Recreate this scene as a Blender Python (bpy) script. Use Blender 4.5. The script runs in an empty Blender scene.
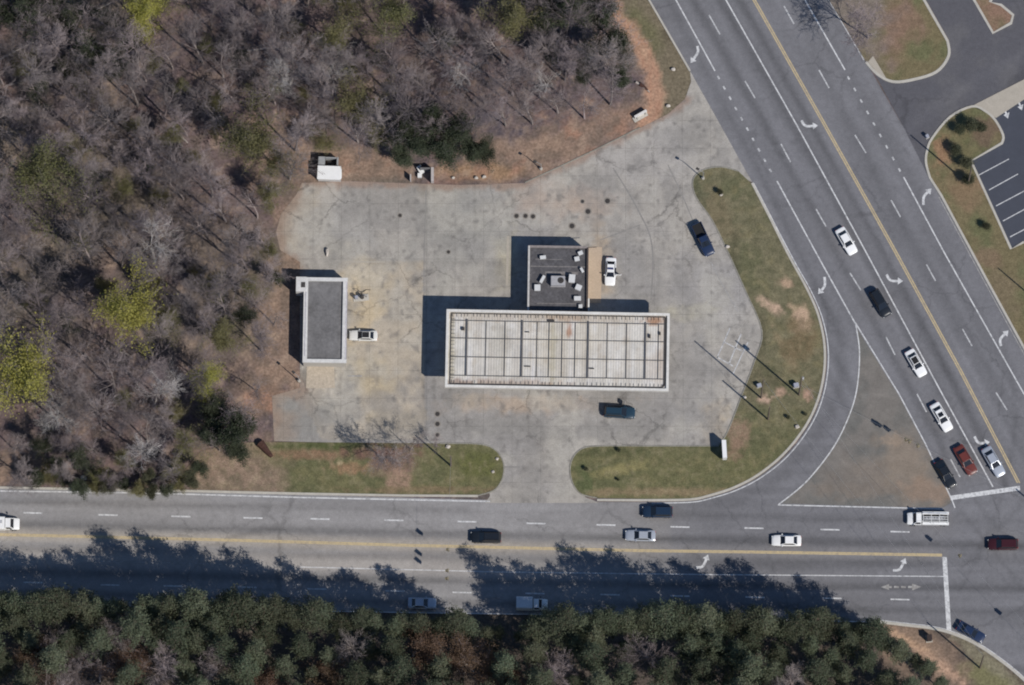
import bpy, bmesh, math, random
import numpy as np
from mathutils import Vector, Matrix
from mathutils.geometry import delaunay_2d_cdt

R = math.radians
random.seed(7)
scene = bpy.context.scene
COL = scene.collection

# ------------------------------------------------------------------ camera
TILT = R(12.0)
DIST = 1500.0
PPM = 6.0                       # map units ("px" on the survey map) per metre
cam_pos = Vector((0, -DIST * math.sin(TILT), DIST * math.cos(TILT)))
cd = bpy.data.cameras.new('camera')
cam = bpy.data.objects.new('camera', cd)
COL.objects.link(cam)
cam.location = cam_pos
cam.rotation_euler = (TILT, 0, 0)
cd.sensor_width = 36
cd.lens = 36 * DIST / (1024 / PPM)
cd.clip_start = 10
cd.clip_end = 6000
scene.camera = cam


def at(u, v, z=0.0):
    """ground point (metres) of a survey-map coordinate"""
    dx = (u - 512) / PPM / DIST
    dy = (342.5 - v) / PPM / DIST
    f = (0.0, math.sin(TILT), -math.cos(TILT))
    up = (0.0, math.cos(TILT), math.sin(TILT))
    dyv = f[1] + dy * up[1]
    dz = f[2] + dy * up[2]
    k = (z - cam_pos.z) / dz
    return k * dx, cam_pos.y + k * dyv


def P(u, v, z=0.0):
    x, y = at(u, v, z)
    return Vector((x, y, z))


def inv(x, y):
    """map coordinate of ground points (arrays)"""
    dx = x
    dy = y - cam_pos.y
    dz = -cam_pos.z
    depth = dy * math.sin(TILT) - dz * math.cos(TILT)
    upc = dy * math.cos(TILT) + dz * math.sin(TILT)
    return 512 + dx / depth * DIST * PPM, 342.5 - upc / depth * DIST * PPM


# ------------------------------------------------------------------ noise
_rng = np.random.default_rng(3)
_TAB = _rng.random((16, 256, 256))


def vnoise(x, y, seed=0):
    xi = np.floor(x).astype(int)
    yi = np.floor(y).astype(int)
    fx = x - xi
    fy = y - yi
    fx = fx * fx * (3 - 2 * fx)
    fy = fy * fy * (3 - 2 * fy)
    t = _TAB[seed % 16]
    a = t[xi & 255, yi & 255]
    b = t[(xi + 1) & 255, yi & 255]
    c = t[xi & 255, (yi + 1) & 255]
    d = t[(xi + 1) & 255, (yi + 1) & 255]
    return (a * (1 - fx) + b * fx) * (1 - fy) + (c * (1 - fx) + d * fx) * fy


def fbm(u, v, scale, seed=0, octs=4):
    s = 0
    amp = 1
    tot = 0
    x = u / scale + 37.3
    y = v / scale + 91.7
    for k in range(octs):
        s = s + amp * vnoise(x, y, seed + k)
        tot += amp
        amp *= .55
        x = x * 2.03 + 11.1
        y = y * 2.03 + 5.7
    return s / tot


def S(r, g, b):
    """display 8-bit value to linear"""
    def f(c):
        c /= 255
        return c / 12.92 if c <= .04045 else ((c + .055) / 1.055) ** 2.4
    return np.array([f(r), f(g), f(b)])


K = 0.80                        # photo value -> base colour (the light makes up the rest)


def A(r, g, b, k=None):
    m = (r + g + b) / 3
    return S(*(m + (c - m) * .84 for c in (r, g, b))) * (K if k is None else k)


def blob(u, v, cx, cy, rx, ry, seed=0, rough=.5, ang=0.0, soft=.35):
    """irregular patch 0..1"""
    c, s = math.cos(ang), math.sin(ang)
    du, dv = u - cx, v - cy
    a = (du * c + dv * s) / rx
    b = (-du * s + dv * c) / ry
    d = np.sqrt(a * a + b * b) + rough * (fbm(u, v, min(16, max(4.5, .8 * min(rx, ry))), seed, 4) - .5) * 2
    return np.clip((1 + soft - d) / (2 * soft), 0, 1)


def mix(col, new, m):
    return col * (1 - m[:, None]) + np.asarray(new)[None, :] * m[:, None]


def dist_line(u, v, pts):
    """distance to a polyline"""
    d = np.full(u.shape, 1e9)
    for (x0, y0), (x1, y1) in zip(pts[:-1], pts[1:]):
        ex, ey = x1 - x0, y1 - y0
        t = np.clip(((u - x0) * ex + (v - y0) * ey) / (ex * ex + ey * ey + 1e-9), 0, 1)
        d = np.minimum(d, np.hypot(u - x0 - t * ex, v - y0 - t * ey))
    return d


def inside(u, v, poly):
    r = np.zeros(u.shape, bool)
    n = len(poly)
    for i in range(n):
        x0, y0 = poly[i]
        x1, y1 = poly[(i + 1) % n]
        if y0 == y1:
            continue
        c = ((y0 > v) != (y1 > v)) & (u < (x1 - x0) * (v - y0) / (y1 - y0) + x0)
        r ^= c
    return r


def smooth(pts, n=6, closed=False):
    """Catmull-Rom through points"""
    out = []
    m = len(pts)
    rng = range(m) if closed else range(m - 1)
    for i in rng:
        if closed:
            p0, p1, p2, p3 = (pts[(i + k) % m] for k in (-1, 0, 1, 2))
        else:
            p0, p1, p2, p3 = pts[max(i - 1, 0)], pts[i], pts[i + 1], pts[min(i + 2, m - 1)]
        for k in range(n):
            t = k / n
            q = []
            for a in (0, 1):
                q.append(.5 * (2 * p1[a] + (p2[a] - p0[a]) * t + (2 * p0[a] - 5 * p1[a] + 4 * p2[a] - p3[a]) * t * t
                               + (3 * p1[a] - p0[a] - 3 * p2[a] + p3[a]) * t ** 3))
            out.append(tuple(q))
    if not closed:
        out.append(tuple(pts[-1]))
    return out


def densify(pts, step, closed=True):
    out = []
    n = len(pts)
    for i in range(n if closed else n - 1):
        a, b = pts[i], pts[(i + 1) % n]
        k = max(1, int(math.hypot(b[0] - a[0], b[1] - a[1]) / step))
        for j in range(k):
            out.append((a[0] + (b[0] - a[0]) * j / k, a[1] + (b[1] - a[1]) * j / k))
    if not closed:
        out.append(tuple(pts[-1]))
    return out


# ------------------------------------------------------------------ materials
MATS = {}


def material(name, color=(.5, .5, .5), rough=.8, attr=None, fine=None, bump=0.0, bump_scale=20.0, metal=0.0,
             objvar=0.0, spec=.3, coarse=None, coat=0.0, trans=0.0):
    """fine / coarse: (scale, amount) multiplicative value noise in object space"""
    if name in MATS:
        return MATS[name]
    m = bpy.data.materials.new(name)
    m.use_nodes = True
    nt = m.node_tree
    b = nt.nodes['Principled BSDF']
    b.inputs['Roughness'].default_value = rough
    b.inputs['Metallic'].default_value = metal
    b.inputs['Specular IOR Level'].default_value = spec
    b.inputs['Coat Weight'].default_value = coat
    if trans:
        b.inputs['Subsurface Weight'].default_value = 0
    L = nt.links
    if attr:
        a = nt.nodes.new('ShaderNodeAttribute')
        a.attribute_name = attr
        out = a.outputs['Color']
    else:
        a = nt.nodes.new('ShaderNodeRGB')
        a.outputs[0].default_value = (*color[:3], 1)
        out = a.outputs[0]
    tc = nt.nodes.new('ShaderNodeTexCoord')
    for spec_ in (fine, coarse):
        if not spec_:
            continue
        sc, am = spec_
        n = nt.nodes.new('ShaderNodeTexNoise')
        n.inputs['Scale'].default_value = sc
        n.inputs['Detail'].default_value = 4
        n.inputs['Roughness'].default_value = .65
        L.new(tc.outputs['Object'], n.inputs['Vector'])
        mr = nt.nodes.new('ShaderNodeMapRange')
        mr.inputs['From Min'].default_value = .25
        mr.inputs['From Max'].default_value = .75
        mr.inputs['To Min'].default_value = 1 - am
        mr.inputs['To Max'].default_value = 1 + am
        L.new(n.outputs['Fac'], mr.inputs['Value'])
        mx = nt.nodes.new('ShaderNodeVectorMath')
        mx.operation = 'SCALE'
        L.new(out, mx.inputs[0])
        L.new(mr.outputs[0], mx.inputs['Scale'])
        out = mx.outputs[0]
    if objvar:
        oi = nt.nodes.new('ShaderNodeObjectInfo')
        mr = nt.nodes.new('ShaderNodeMapRange')
        mr.inputs['To Min'].default_value = 1 - objvar
        mr.inputs['To Max'].default_value = 1 + objvar
        L.new(oi.outputs['Random'], mr.inputs['Value'])
        mx = nt.nodes.new('ShaderNodeVectorMath')
        mx.operation = 'SCALE'
        L.new(out, mx.inputs[0])
        L.new(mr.outputs[0], mx.inputs['Scale'])
        out = mx.outputs[0]
        hs = nt.nodes.new('ShaderNodeHueSaturation')
        mu = nt.nodes.new('ShaderNodeMath')
        mu.operation = 'MULTIPLY'
        mu.inputs[1].default_value = 7.31
        fr = nt.nodes.new('ShaderNodeMath')
        fr.operation = 'FRACT'
        L.new(oi.outputs['Random'], mu.inputs[0])
        L.new(mu.outputs[0], fr.inputs[0])
        m2 = nt.nodes.new('ShaderNodeMapRange')
        m2.inputs['To Min'].default_value = .5 - objvar * .07
        m2.inputs['To Max'].default_value = .5 + objvar * .07
        L.new(fr.outputs[0], m2.inputs['Value'])
        L.new(m2.outputs[0], hs.inputs['Hue'])
        L.new(out, hs.inputs['Color'])
        out = hs.outputs[0]
    L.new(out, b.inputs['Base Color'])
    if bump:
        n = nt.nodes.new('ShaderNodeTexNoise')
        n.inputs['Scale'].default_value = bump_scale
        n.inputs['Detail'].default_value = 3
        L.new(tc.outputs['Object'], n.inputs['Vector'])
        bp = nt.nodes.new('ShaderNodeBump')
        bp.inputs['Strength'].default_value = bump
        bp.inputs['Distance'].default_value = .05
        L.new(n.outputs['Fac'], bp.inputs['Height'])
        L.new(bp.outputs[0], b.inputs['Normal'])
    MATS[name] = m
    return m


M_ground = material('leaf_litter', attr='Col', rough=.95, fine=(2.2, .42), coarse=(.6, .2), bump=.9, bump_scale=5, spec=.05)
M_grass = material('rough_grass', attr='Col', rough=.95, fine=(5, .40), coarse=(.9, .2), bump=.6, bump_scale=9, spec=.05)
M_road = material('road_asphalt', attr='Col', rough=.88, fine=(6, .19), coarse=(1.3, .11), bump=.15, bump_scale=30, spec=.2)
M_lot = material('worn_paving', attr='Col', rough=.9, fine=(5.5, .2), coarse=(.9, .12), bump=.15, bump_scale=25, spec=.15)
M_conc = material('kerb_concrete', A(196, 190, 178), rough=.9, fine=(6, .14), coarse=(.8, .12))
M_walk = material('pavement_concrete', A(186, 176, 160), rough=.9, fine=(6, .1), coarse=(.8, .08))
M_dlot = material('fresh_asphalt', A(76, 80, 92), rough=.9, fine=(7, .12), coarse=(.5, .1))
M_tar = material('tar_seal', A(146, 142, 137), rough=.85, fine=(3, .25))


def add_wear(m, joint=None, crack=.12, dark=.3, seed=0.0):
    """slab joints and meandering cracks worked into a paving material"""
    nt = m.node_tree
    L = nt.links
    b = nt.nodes['Principled BSDF']
    src = b.inputs['Base Color'].links[0].from_socket
    tc = nt.nodes.new('ShaderNodeTexCoord')
    nz = nt.nodes.new('ShaderNodeTexNoise')
    nz.inputs['Scale'].default_value = .5
    nz.inputs['Detail'].default_value = 6
    nz.inputs['Roughness'].default_value = .7
    L.new(tc.outputs['Object'], nz.inputs['Vector'])
    sc = nt.nodes.new('ShaderNodeVectorMath')
    sc.operation = 'MULTIPLY_ADD'
    sc.inputs[1].default_value = (3.2, 3.2, 0)
    L.new(nz.outputs['Color'], sc.inputs[0])
    L.new(tc.outputs['Object'], sc.inputs[2])
    vo = nt.nodes.new('ShaderNodeTexVoronoi')
    vo.feature = 'DISTANCE_TO_EDGE'
    vo.inputs['Scale'].default_value = crack
    L.new(sc.outputs[0], vo.inputs['Vector'])
    ln = nt.nodes.new('ShaderNodeMapRange')
    ln.inputs['From Min'].default_value = .004
    ln.inputs['From Max'].default_value = .018
    ln.inputs['To Min'].default_value = 1
    ln.inputs['To Max'].default_value = 0
    L.new(vo.outputs['Distance'], ln.inputs[0])
    mk = nt.nodes.new('ShaderNodeTexNoise')
    mk.inputs['Scale'].default_value = .07
    mk.inputs['Detail'].default_value = 2
    L.new(tc.outputs['Object'], mk.inputs['Vector'])
    mr = nt.nodes.new('ShaderNodeMapRange')
    mr.inputs['From Min'].default_value = .42
    mr.inputs['From Max'].default_value = .60
    L.new(mk.outputs['Fac'], mr.inputs[0])
    ml = nt.nodes.new('ShaderNodeMath')
    ml.operation = 'MULTIPLY'
    L.new(ln.outputs[0], ml.inputs[0])
    L.new(mr.outputs[0], ml.inputs[1])
    fac = ml.outputs[0]
    if joint:
        br = nt.nodes.new('ShaderNodeTexBrick')
        br.offset = 0
        br.inputs['Scale'].default_value = 1
        br.inputs['Brick Width'].default_value = joint
        br.inputs['Row Height'].default_value = joint
        br.inputs['Mortar Size'].default_value = .045
        br.inputs['Mortar Smooth'].default_value = .4
        L.new(tc.outputs['Object'], br.inputs['Vector'])
        jm = nt.nodes.new('ShaderNodeMath')
        jm.operation = 'MULTIPLY'
        jn = nt.nodes.new('ShaderNodeMapRange')
        jn.inputs['From Min'].default_value = .4
        jn.inputs['From Max'].default_value = .62
        jn.inputs['To Min'].default_value = .25
        jn.inputs['To Max'].default_value = .95
        L.new(nz.outputs['Fac'], jn.inputs[0])
        L.new(br.outputs['Fac'], jm.inputs[0])
        L.new(jn.outputs[0], jm.inputs[1])
        mx = nt.nodes.new('ShaderNodeMath')
        mx.operation = 'MAXIMUM'
        L.new(fac, mx.inputs[0])
        L.new(jm.outputs[0], mx.inputs[1])
        fac = mx.outputs[0]
    k = nt.nodes.new('ShaderNodeMapRange')
    k.inputs['To Min'].default_value = 1
    k.inputs['To Max'].default_value = 1 - dark
    L.new(fac, k.inputs[0])
    v = nt.nodes.new('ShaderNodeVectorMath')
    v.operation = 'SCALE'
    L.new(src, v.inputs[0])
    L.new(k.outputs[0], v.inputs['Scale'])
    L.new(v.outputs[0], b.inputs['Base Color'])


add_wear(M_lot, 4.75, .13, .36)
add_wear(M_road, None, .09, .22)


def paint_mat(name, color, under, wear=.45):
    m = bpy.data.materials.new(name)
    m.use_nodes = True
    nt = m.node_tree
    b = nt.nodes['Principled BSDF']
    b.inputs['Roughness'].default_value = .7
    b.inputs['Specular IOR Level'].default_value = .2
    tc = nt.nodes.new('ShaderNodeTexCoord')
    n = nt.nodes.new('ShaderNodeTexNoise')
    n.inputs['Scale'].default_value = 1.6
    n.inputs['Detail'].default_value = 5
    n.inputs['Roughness'].default_value = .75
    nt.links.new(tc.outputs['Object'], n.inputs['Vector'])
    r = nt.nodes.new('ShaderNodeMapRange')
    r.inputs['From Min'].default_value = wear
    r.inputs['From Max'].default_value = wear + .22
    nt.links.new(n.outputs['Fac'], r.inputs['Value'])
    x = nt.nodes.new('ShaderNodeMix')
    x.data_type = 'RGBA'
    x.inputs[6].default_value = (*under, 1)
    x.inputs[7].default_value = (*color, 1)
    nt.links.new(r.outputs[0], x.inputs[0])
    nt.links.new(x.outputs[2], b.inputs['Base Color'])
    return m


M_white = paint_mat('white_road_paint', A(226, 226, 226), A(156, 156, 158), .33)
M_dash = paint_mat('white_dash_paint', A(215, 215, 215), A(152, 152, 154), .36)
M_faint = paint_mat('worn_white_paint', A(190, 188, 184), A(152, 148, 144), .44)
M_yellow = paint_mat('yellow_road_paint', A(214, 190, 140), A(180, 162, 134), .34)


# ------------------------------------------------------------------ object helpers
def tag(o, label=None, cat=None, group=None, kind=None):
    if label:
        o['label'] = label
    if cat:
        o['category'] = cat
    if group:
        o['group'] = group
    if kind:
        o['kind'] = kind
    return o


def empty(name, loc, rz=0.0, scale=1.0):
    o = bpy.data.objects.new(name, None)
    o.empty_display_size = .3
    COL.objects.link(o)
    o.location = loc
    o.rotation_euler = (0, 0, rz)
    o.scale = (scale,) * 3
    return o


def link(name, me, mat, parent=None):
    mats = mat if isinstance(mat, (list, tuple)) else [mat]
    if me.materials and me.materials[0] != mats[0]:
        key = (me.name, mats[0].name)
        if key not in COPIES:
            c = me.copy()
            c.materials.clear()
            for m in mats:
                c.materials.append(m)
            COPIES[key] = c
        me = COPIES[key]
    o = bpy.data.objects.new(name, me)
    COL.objects.link(o)
    if not me.materials:
        for m in mats:
            me.materials.append(m)
    if parent:
        o.parent = parent
    return o


COPIES = {}


class MB:
    """collects shapes into one mesh"""

    def __init__(s):
        s.v = []
        s.f = []
        s.mi = []
        s.c = []
        s.cur = 0

    def add(s, verts, faces, mi=None):
        b = len(s.v)
        s.v.extend(tuple(p) for p in verts)
        for f in faces:
            s.f.append(tuple(i + b for i in f))
            s.mi.append(s.cur if mi is None else mi)
        return s

    def box(s, c, d, rz=0.0, mi=None, taper=1.0):
        x, y, z = d[0] / 2, d[1] / 2, d[2] / 2
        co, si = math.cos(rz), math.sin(rz)
        vs = []
        for sz in (-1, 1):
            t = taper if sz > 0 else 1
            for a, b in ((-1, -1), (1, -1), (1, 1), (-1, 1)):
                px, py = a * x * t, b * y * t
                vs.append((c[0] + px * co - py * si, c[1] + px * si + py * co, c[2] + sz * z))
        return s.add(vs, [(3, 2, 1, 0), (4, 5, 6, 7), (0, 1, 5, 4), (1, 2, 6, 5), (2, 3, 7, 6), (3, 0, 4, 7)], mi)

    def tube(s, p0, p1, r0, r1=None, n=6, mi=None, cap=True):
        p0, p1 = Vector(p0), Vector(p1)
        r1 = r0 if r1 is None else r1
        d = (p1 - p0)
        if d.length < 1e-6:
            return s
        d.normalize()
        a = d.cross(Vector((0, 0, 1)) if abs(d.z) < .9 else Vector((1, 0, 0))).normalized()
        b = d.cross(a)
        vs = []
        for p, r in ((p0, r0), (p1, r1)):
            for k in range(n):
                t = 2 * math.pi * k / n
                vs.append(p + a * (r * math.cos(t)) + b * (r * math.sin(t)))
        fs = [(k, (k + 1) % n, n + (k + 1) % n, n + k) for k in range(n)]
        if cap:
            fs += [tuple(range(n - 1, -1, -1)), tuple(range(n, 2 * n))]
        return s.add(vs, fs, mi)

    def loft(s, rings, mi=None, cap=True):
        n = len(rings[0])
        vs = [p for r in rings for p in r]
        fs = []
        for i in range(len(rings) - 1):
            for k in range(n):
                fs.append((i * n + k, i * n + (k + 1) % n, (i + 1) * n + (k + 1) % n, (i + 1) * n + k))
        if cap:
            fs += [tuple(range(n - 1, -1, -1)), tuple(range((len(rings) - 1) * n, len(rings) * n))]
        return s.add(vs, fs, mi)

    def slab(s, quad, off, mi=None):
        """thin panel: quad offset along its normal"""
        q = [Vector(p) for p in quad]
        nrm = (q[1] - q[0]).cross(q[2] - q[0]).normalized()
        return s.loft([[p - nrm * .02 for p in q], [p + nrm * off for p in q]], mi)

    def blobb(s, c, r, seed=0, sq=(1, 1, 1), jit=.2, mi=None):
        bm = bmesh.new()
        bmesh.ops.create_icosphere(bm, subdivisions=2, radius=1)
        rr = random.Random(seed)
        vs = []
        for v in bm.verts:
            k = r * (1 + rr.uniform(-jit, jit))
            vs.append((c[0] + v.co.x * k * sq[0], c[1] + v.co.y * k * sq[1], c[2] + v.co.z * k * sq[2]))
        fs = [tuple(v.index for v in f.verts) for f in bm.faces]
        bm.free()
        return s.add(vs, fs, mi)

    def mesh(s, name, smooth=False, fix=True):
        me = bpy.data.meshes.new(name)
        me.from_pydata(s.v, [], s.f)
        if any(s.mi):
            me.polygons.foreach_set('material_index', s.mi)
        if fix:
            bm = bmesh.new()
            bm.from_mesh(me)
            bmesh.ops.recalc_face_normals(bm, faces=bm.faces)
            bm.to_mesh(me)
            bm.free()
        if smooth:
            me.polygons.foreach_set('use_smooth', [True] * len(me.polygons))
            me.set_sharp_from_angle(angle=R(38))
        me.update()
        return me

    def build(s, name, mat, parent=None, smooth=False):
        return link(name, s.mesh(name, smooth), mat, parent)


def set_cols(me, cols):
    a = me.color_attributes.new('Col', 'FLOAT_COLOR', 'POINT')
    c = np.ones((len(me.vertices), 4), np.float32)
    c[:, :3] = np.clip(cols, 0.002, 1)
    a.data.foreach_set('color', c.ravel())


def sheet(name, poly, z, mat, colfn=None, res=.5, label=None, parent=None, skirt=0.0):
    """a ground surface: outline on the map, triangulated, albedo per vertex"""
    step = res * PPM
    pl = densify(poly, step)
    us = np.array([p[0] for p in pl])
    vs = np.array([p[1] for p in pl])
    gu = np.arange(us.min(), us.max(), step)
    gv = np.arange(vs.min(), vs.max(), step)
    U, V = np.meshgrid(gu, gv)
    U = U.ravel() + _rng.uniform(-.3, .3, U.size) * step
    V = V.ravel() + _rng.uniform(-.3, .3, V.size) * step
    ok = inside(U, V, pl)
    d = np.full(U.shape, 1e9)
    U, V = U[ok], V[ok]
    if len(U):
        d = dist_line(U, V, pl + [pl[0]])
        U, V = U[d > .35 * step], V[d > .35 * step]
    allp = [Vector(p) for p in pl] + [Vector((a, b)) for a, b in zip(U, V)]
    r = delaunay_2d_cdt(allp, [], [list(range(len(pl)))], 1, 1e-4)
    uu = np.array([p.x for p in r[0]])
    vv = np.array([p.y for p in r[0]])
    x, y = at(uu, vv, 0.0)
    verts = [(a, b, z) for a, b in zip(x, y)]
    me = bpy.data.meshes.new(name)
    me.from_pydata(verts, [], [tuple(f) for f in r[2]])
    bm = bmesh.new()
    bm.from_mesh(me)
    for f in bm.faces:
        if f.normal.z < 0:
            f.normal_flip()
    if skirt:
        be = [e for e in bm.edges if e.is_boundary]
        g = bmesh.ops.extrude_edge_only(bm, edges=be)
        for q in g['geom']:
            if isinstance(q, bmesh.types.BMVert):
                q.co.z -= skirt
    bm.to_mesh(me)
    bm.free()
    if colfn:
        n = len(me.vertices)
        co = np.empty(n * 3)
        me.vertices.foreach_get('co', co)
        co = co.reshape(-1, 3)
        u2, v2 = inv(co[:, 0], co[:, 1])
        set_cols(me, colfn(u2, v2))
    o = link(name, me, mat, parent)
    tag(o, label, None, None, 'structure' if parent is None else None)
    return o


def offset_line(pts, w):
    """left/right offsets (metres) of a ground polyline"""
    ps = [Vector(at(*p)) for p in pts]
    n = len(ps)
    closed = (ps[0] - ps[-1]).length < 1e-6
    L, Rr = [], []
    for i in range(n):
        if closed:
            a, b = ps[i - 1 if i else n - 2], ps[(i + 1) if i < n - 1 else 1]
        else:
            a, b = ps[max(i - 1, 0)], ps[min(i + 1, n - 1)]
        t = (b - a).normalized()
        nn = Vector((-t.y, t.x))
        L.append(ps[i] + nn * w / 2)
        Rr.append(ps[i] - nn * w / 2)
    return L, Rr


def strip_mb(mb, pts, w, z):
    L, Rr = offset_line(pts, w)
    vs = [(p.x, p.y, z) for p in L] + [(p.x, p.y, z) for p in Rr]
    n = len(L)
    mb.add(vs, [(i, n + i, n + i + 1, i + 1) for i in range(n - 1)])
    return mb


def line(name, pts, w, z, mat, parent):
    return strip_mb(MB(), densify(pts, 12, False), w, z).build(name, mat, parent)


def kerb(name, pts, w, h, z0, mat, parent=None):
    L, Rr = offset_line(pts, w)
    rings = []
    for a, b in zip(L, Rr):
        m0 = a.lerp(b, .08)
        m1 = a.lerp(b, .92)
        rings.append([(a.x, a.y, z0), (m0.x, m0.y, z0 + h), (m1.x, m1.y, z0 + h), (b.x, b.y, z0)])
    return MB().loft(rings).build(name, mat, parent)


# ------------------------------------------------------------------ ground colours
CLAY_TRACK = [(590, -60), (606, 0), (628, 28), (646, 55), (656, 85), (654, 108), (646, 126)]


def ground_col(u, v):
    n1 = fbm(u, v, 60, 1)
    n2 = fbm(u, v, 14, 4)
    n3 = fbm(u, v, 130, 7, 3)
    c = np.zeros((len(u), 3)) + A(116, 98, 97)
    c = mix(c, A(98, 89, 96), np.clip((n1 - .45) * 4, 0, 1))  # bluish dark patches: shadow masses of dense twigs painted into the litter
    c = mix(c, A(142, 116, 108), np.clip((n2 - .56) * 6, 0, 1) * .65)
    c = mix(c, A(120, 112, 92), np.clip((n3 - .55) * 5, 0, 1) * .6)
    # bare clay and straw beside the lot
    for b in ((520, 158, 75, 22, 0), (590, 135, 62, 20, -.42), (345, 165, 52, 16, 0), (300, 230, 24, 34, 0), (285, 330, 22, 60, 0),
              (268, 385, 34, 28, 0), (235, 470, 48, 30, 0), (8, 470, 42, 16, 0), (275, 150, 30, 30, 0), (295, 250, 12, 22, 0)):
        c = mix(c, A(158, 130, 110), blob(u, v, *b[:4], seed=5, ang=b[4], rough=1.0) * .85)
    c = mix(c, A(146, 122, 108), blob(u, v, 292, 320, 14, 45, seed=6) * .7)
    c = mix(c, A(176, 130, 104), blob(u, v, 266, 400, 20, 12, seed=7) * .8)
    c = mix(c, A(176, 138, 100), blob(u, v, 480, 172, 42, 9, seed=8) * .7)
    c = mix(c, A(172, 128, 104), np.clip((fbm(u, v, 18, 13) - .56) * 7, 0, 1) * np.maximum(blob(u, v, 550, 150, 110, 34, seed=5, ang=-.2), blob(u, v, 345, 170, 50, 16)) * .8)
    n6 = fbm(u, v, 9, 3, 4)
    c = mix(c, A(118, 104, 92), np.clip((n6 - .5) * 7, 0, 1) * .55)
    c = mix(c, A(176, 150, 128), np.clip((.40 - n6) * 8, 0, 1) * .5)
    # verge between the track and the highway
    vg = inside(u, v, [(600, -80), (620, 0), (648, 40), (660, 80), (656, 126), (700, 130), (700, 60), (650, 0), (600, -80)])
    vn = np.where(fbm(u, v, 22, 9) > .5, 1.0, .75)
    c = np.where(vg[:, None], A(128, 116, 94)[None, :] * vn[:, None], c)
    c = mix(c, A(112, 112, 74), blob(u, v, 640, 30, 26, 14, seed=2, ang=.95) * .6)
    d = dist_line(u, v, CLAY_TRACK) + (fbm(u, v, 10, 11) - .5) * 12
    c = mix(c, A(196, 154, 124), np.clip((10 - d) / 5, 0, 1) * .9)
    c = mix(c, A(180, 118, 92), np.clip((4 - np.abs(d - 3)) / 4, 0, 1) * .4)
    # roadside south of the road
    m = np.clip((v - 600) / 10, 0, 1)
    c = mix(c, A(96, 86, 76), m * .8)
    c = mix(c, A(152, 126, 106), blob(u, v, 925, 655, 48, 22, seed=3, ang=.5, rough=.6) * .95)
    c = mix(c, A(200, 160, 132), blob(u, v, 935, 662, 46, 4, seed=6, ang=.62, rough=.9) * .85)
    c = mix(c, A(206, 166, 132), blob(u, v, 905, 640, 26, 3.5, seed=2, ang=.5, rough=.9) * .7)
    c = mix(c, A(132, 128, 88), blob(u, v, 992, 680, 26, 16, seed=9, ang=.6, rough=.7) * .9)
    c = mix(c, A(146, 138, 112), blob(u, v, 985, 660, 40, 6, seed=9, ang=.65, rough=.7) * .8)
    # the far sides
    m = np.clip((u - 1030) / 20, 0, 1)
    c = mix(c, A(122, 116, 88), m * .8)
    return c


EW_N = [(-300, 482), (0, 488.5), (300, 494.5), (490, 500)]
L_WB = [(-300, 506), (33, 513), (253, 518), (467, 521.7), (680, 527), (900, 532), (1024, 535)]
YEL = [(-300, 528), (0, 534.5), (60, 535.8), (250, 540.5), (400, 545), (640, 550.5), (760, 552), (942, 555)]
L_TURN = [(-300, 553), (0, 559), (180, 563), (300, 567), (500, 572), (700, 574.5), (945, 576.5)]
L_EB = [(-300, 576), (30, 582.5), (170, 586), (317, 589), (462, 592), (610, 594.5), (755, 597.3), (900, 599.5)]
EDGE_S = [(-300, 596), (0, 602), (290, 610.5), (400, 612.5), (540, 614.5), (655, 617), (760, 620), (880, 622)]
SE_CURVE = smooth([(880, 622), (905, 625), (930, 628), (951, 633), (975, 643.5), (1000, 660), (1024, 680), (1050, 708), (1080, 760)], 5)
RAMP_OUT = smooth([(752, 182), (790, 255), (809, 289), (820.5, 316), (826.5, 346), (825.5, 376), (818, 406), (805, 431), (785, 456),
                   (760, 476), (735, 489), (710, 497), (690, 501), (650, 502)], 6)
D_L2 = [(635, -75), (676, 0), (715, 71)]
D_L2b = [(777, 181), (820, 260), (855, 323)]
D_L4 = [(684, -75), (726, 0), (795, 122), (867, 254), (940, 390), (993, 487)]
D_YEL = [(711, -75), (754, 0), (823, 122), (896, 253), (960, 370), (1018.5, 483)]
D_L7 = [(762, -75), (805, 0), (845, 70)]
D_L7b = [(903.6, 177), (945, 254), (1024, 394), (1060, 458)]
D_DASH_L = [(709, 15), (720, 34.5)], [(745, 81), (755, 98)], [(781, 144), (790.5, 162)], [(816, 209), (826, 226.5)], [(850, 273), (861, 290.5)], \
           [(886, 337), (895, 355)], [(917, 394), (926.5, 412)], [(950.5, 459), (960, 477)]
D_DASH_R = [(784, 6), (794, 24)], [(819, 70), (829, 88)], [(855, 135), (866, 153)], [(891, 200), (900.5, 217)], [(926.5, 264.5), (935.5, 281)], \
           [(962.5, 329), (972, 346)], [(996, 392.5), (1007, 410)]


def mid(a, b, t=.5):
    return [(p[0] + (q[0] - p[0]) * t, p[1] + (q[1] - p[1]) * t) for p, q in zip(a, b)]


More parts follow.
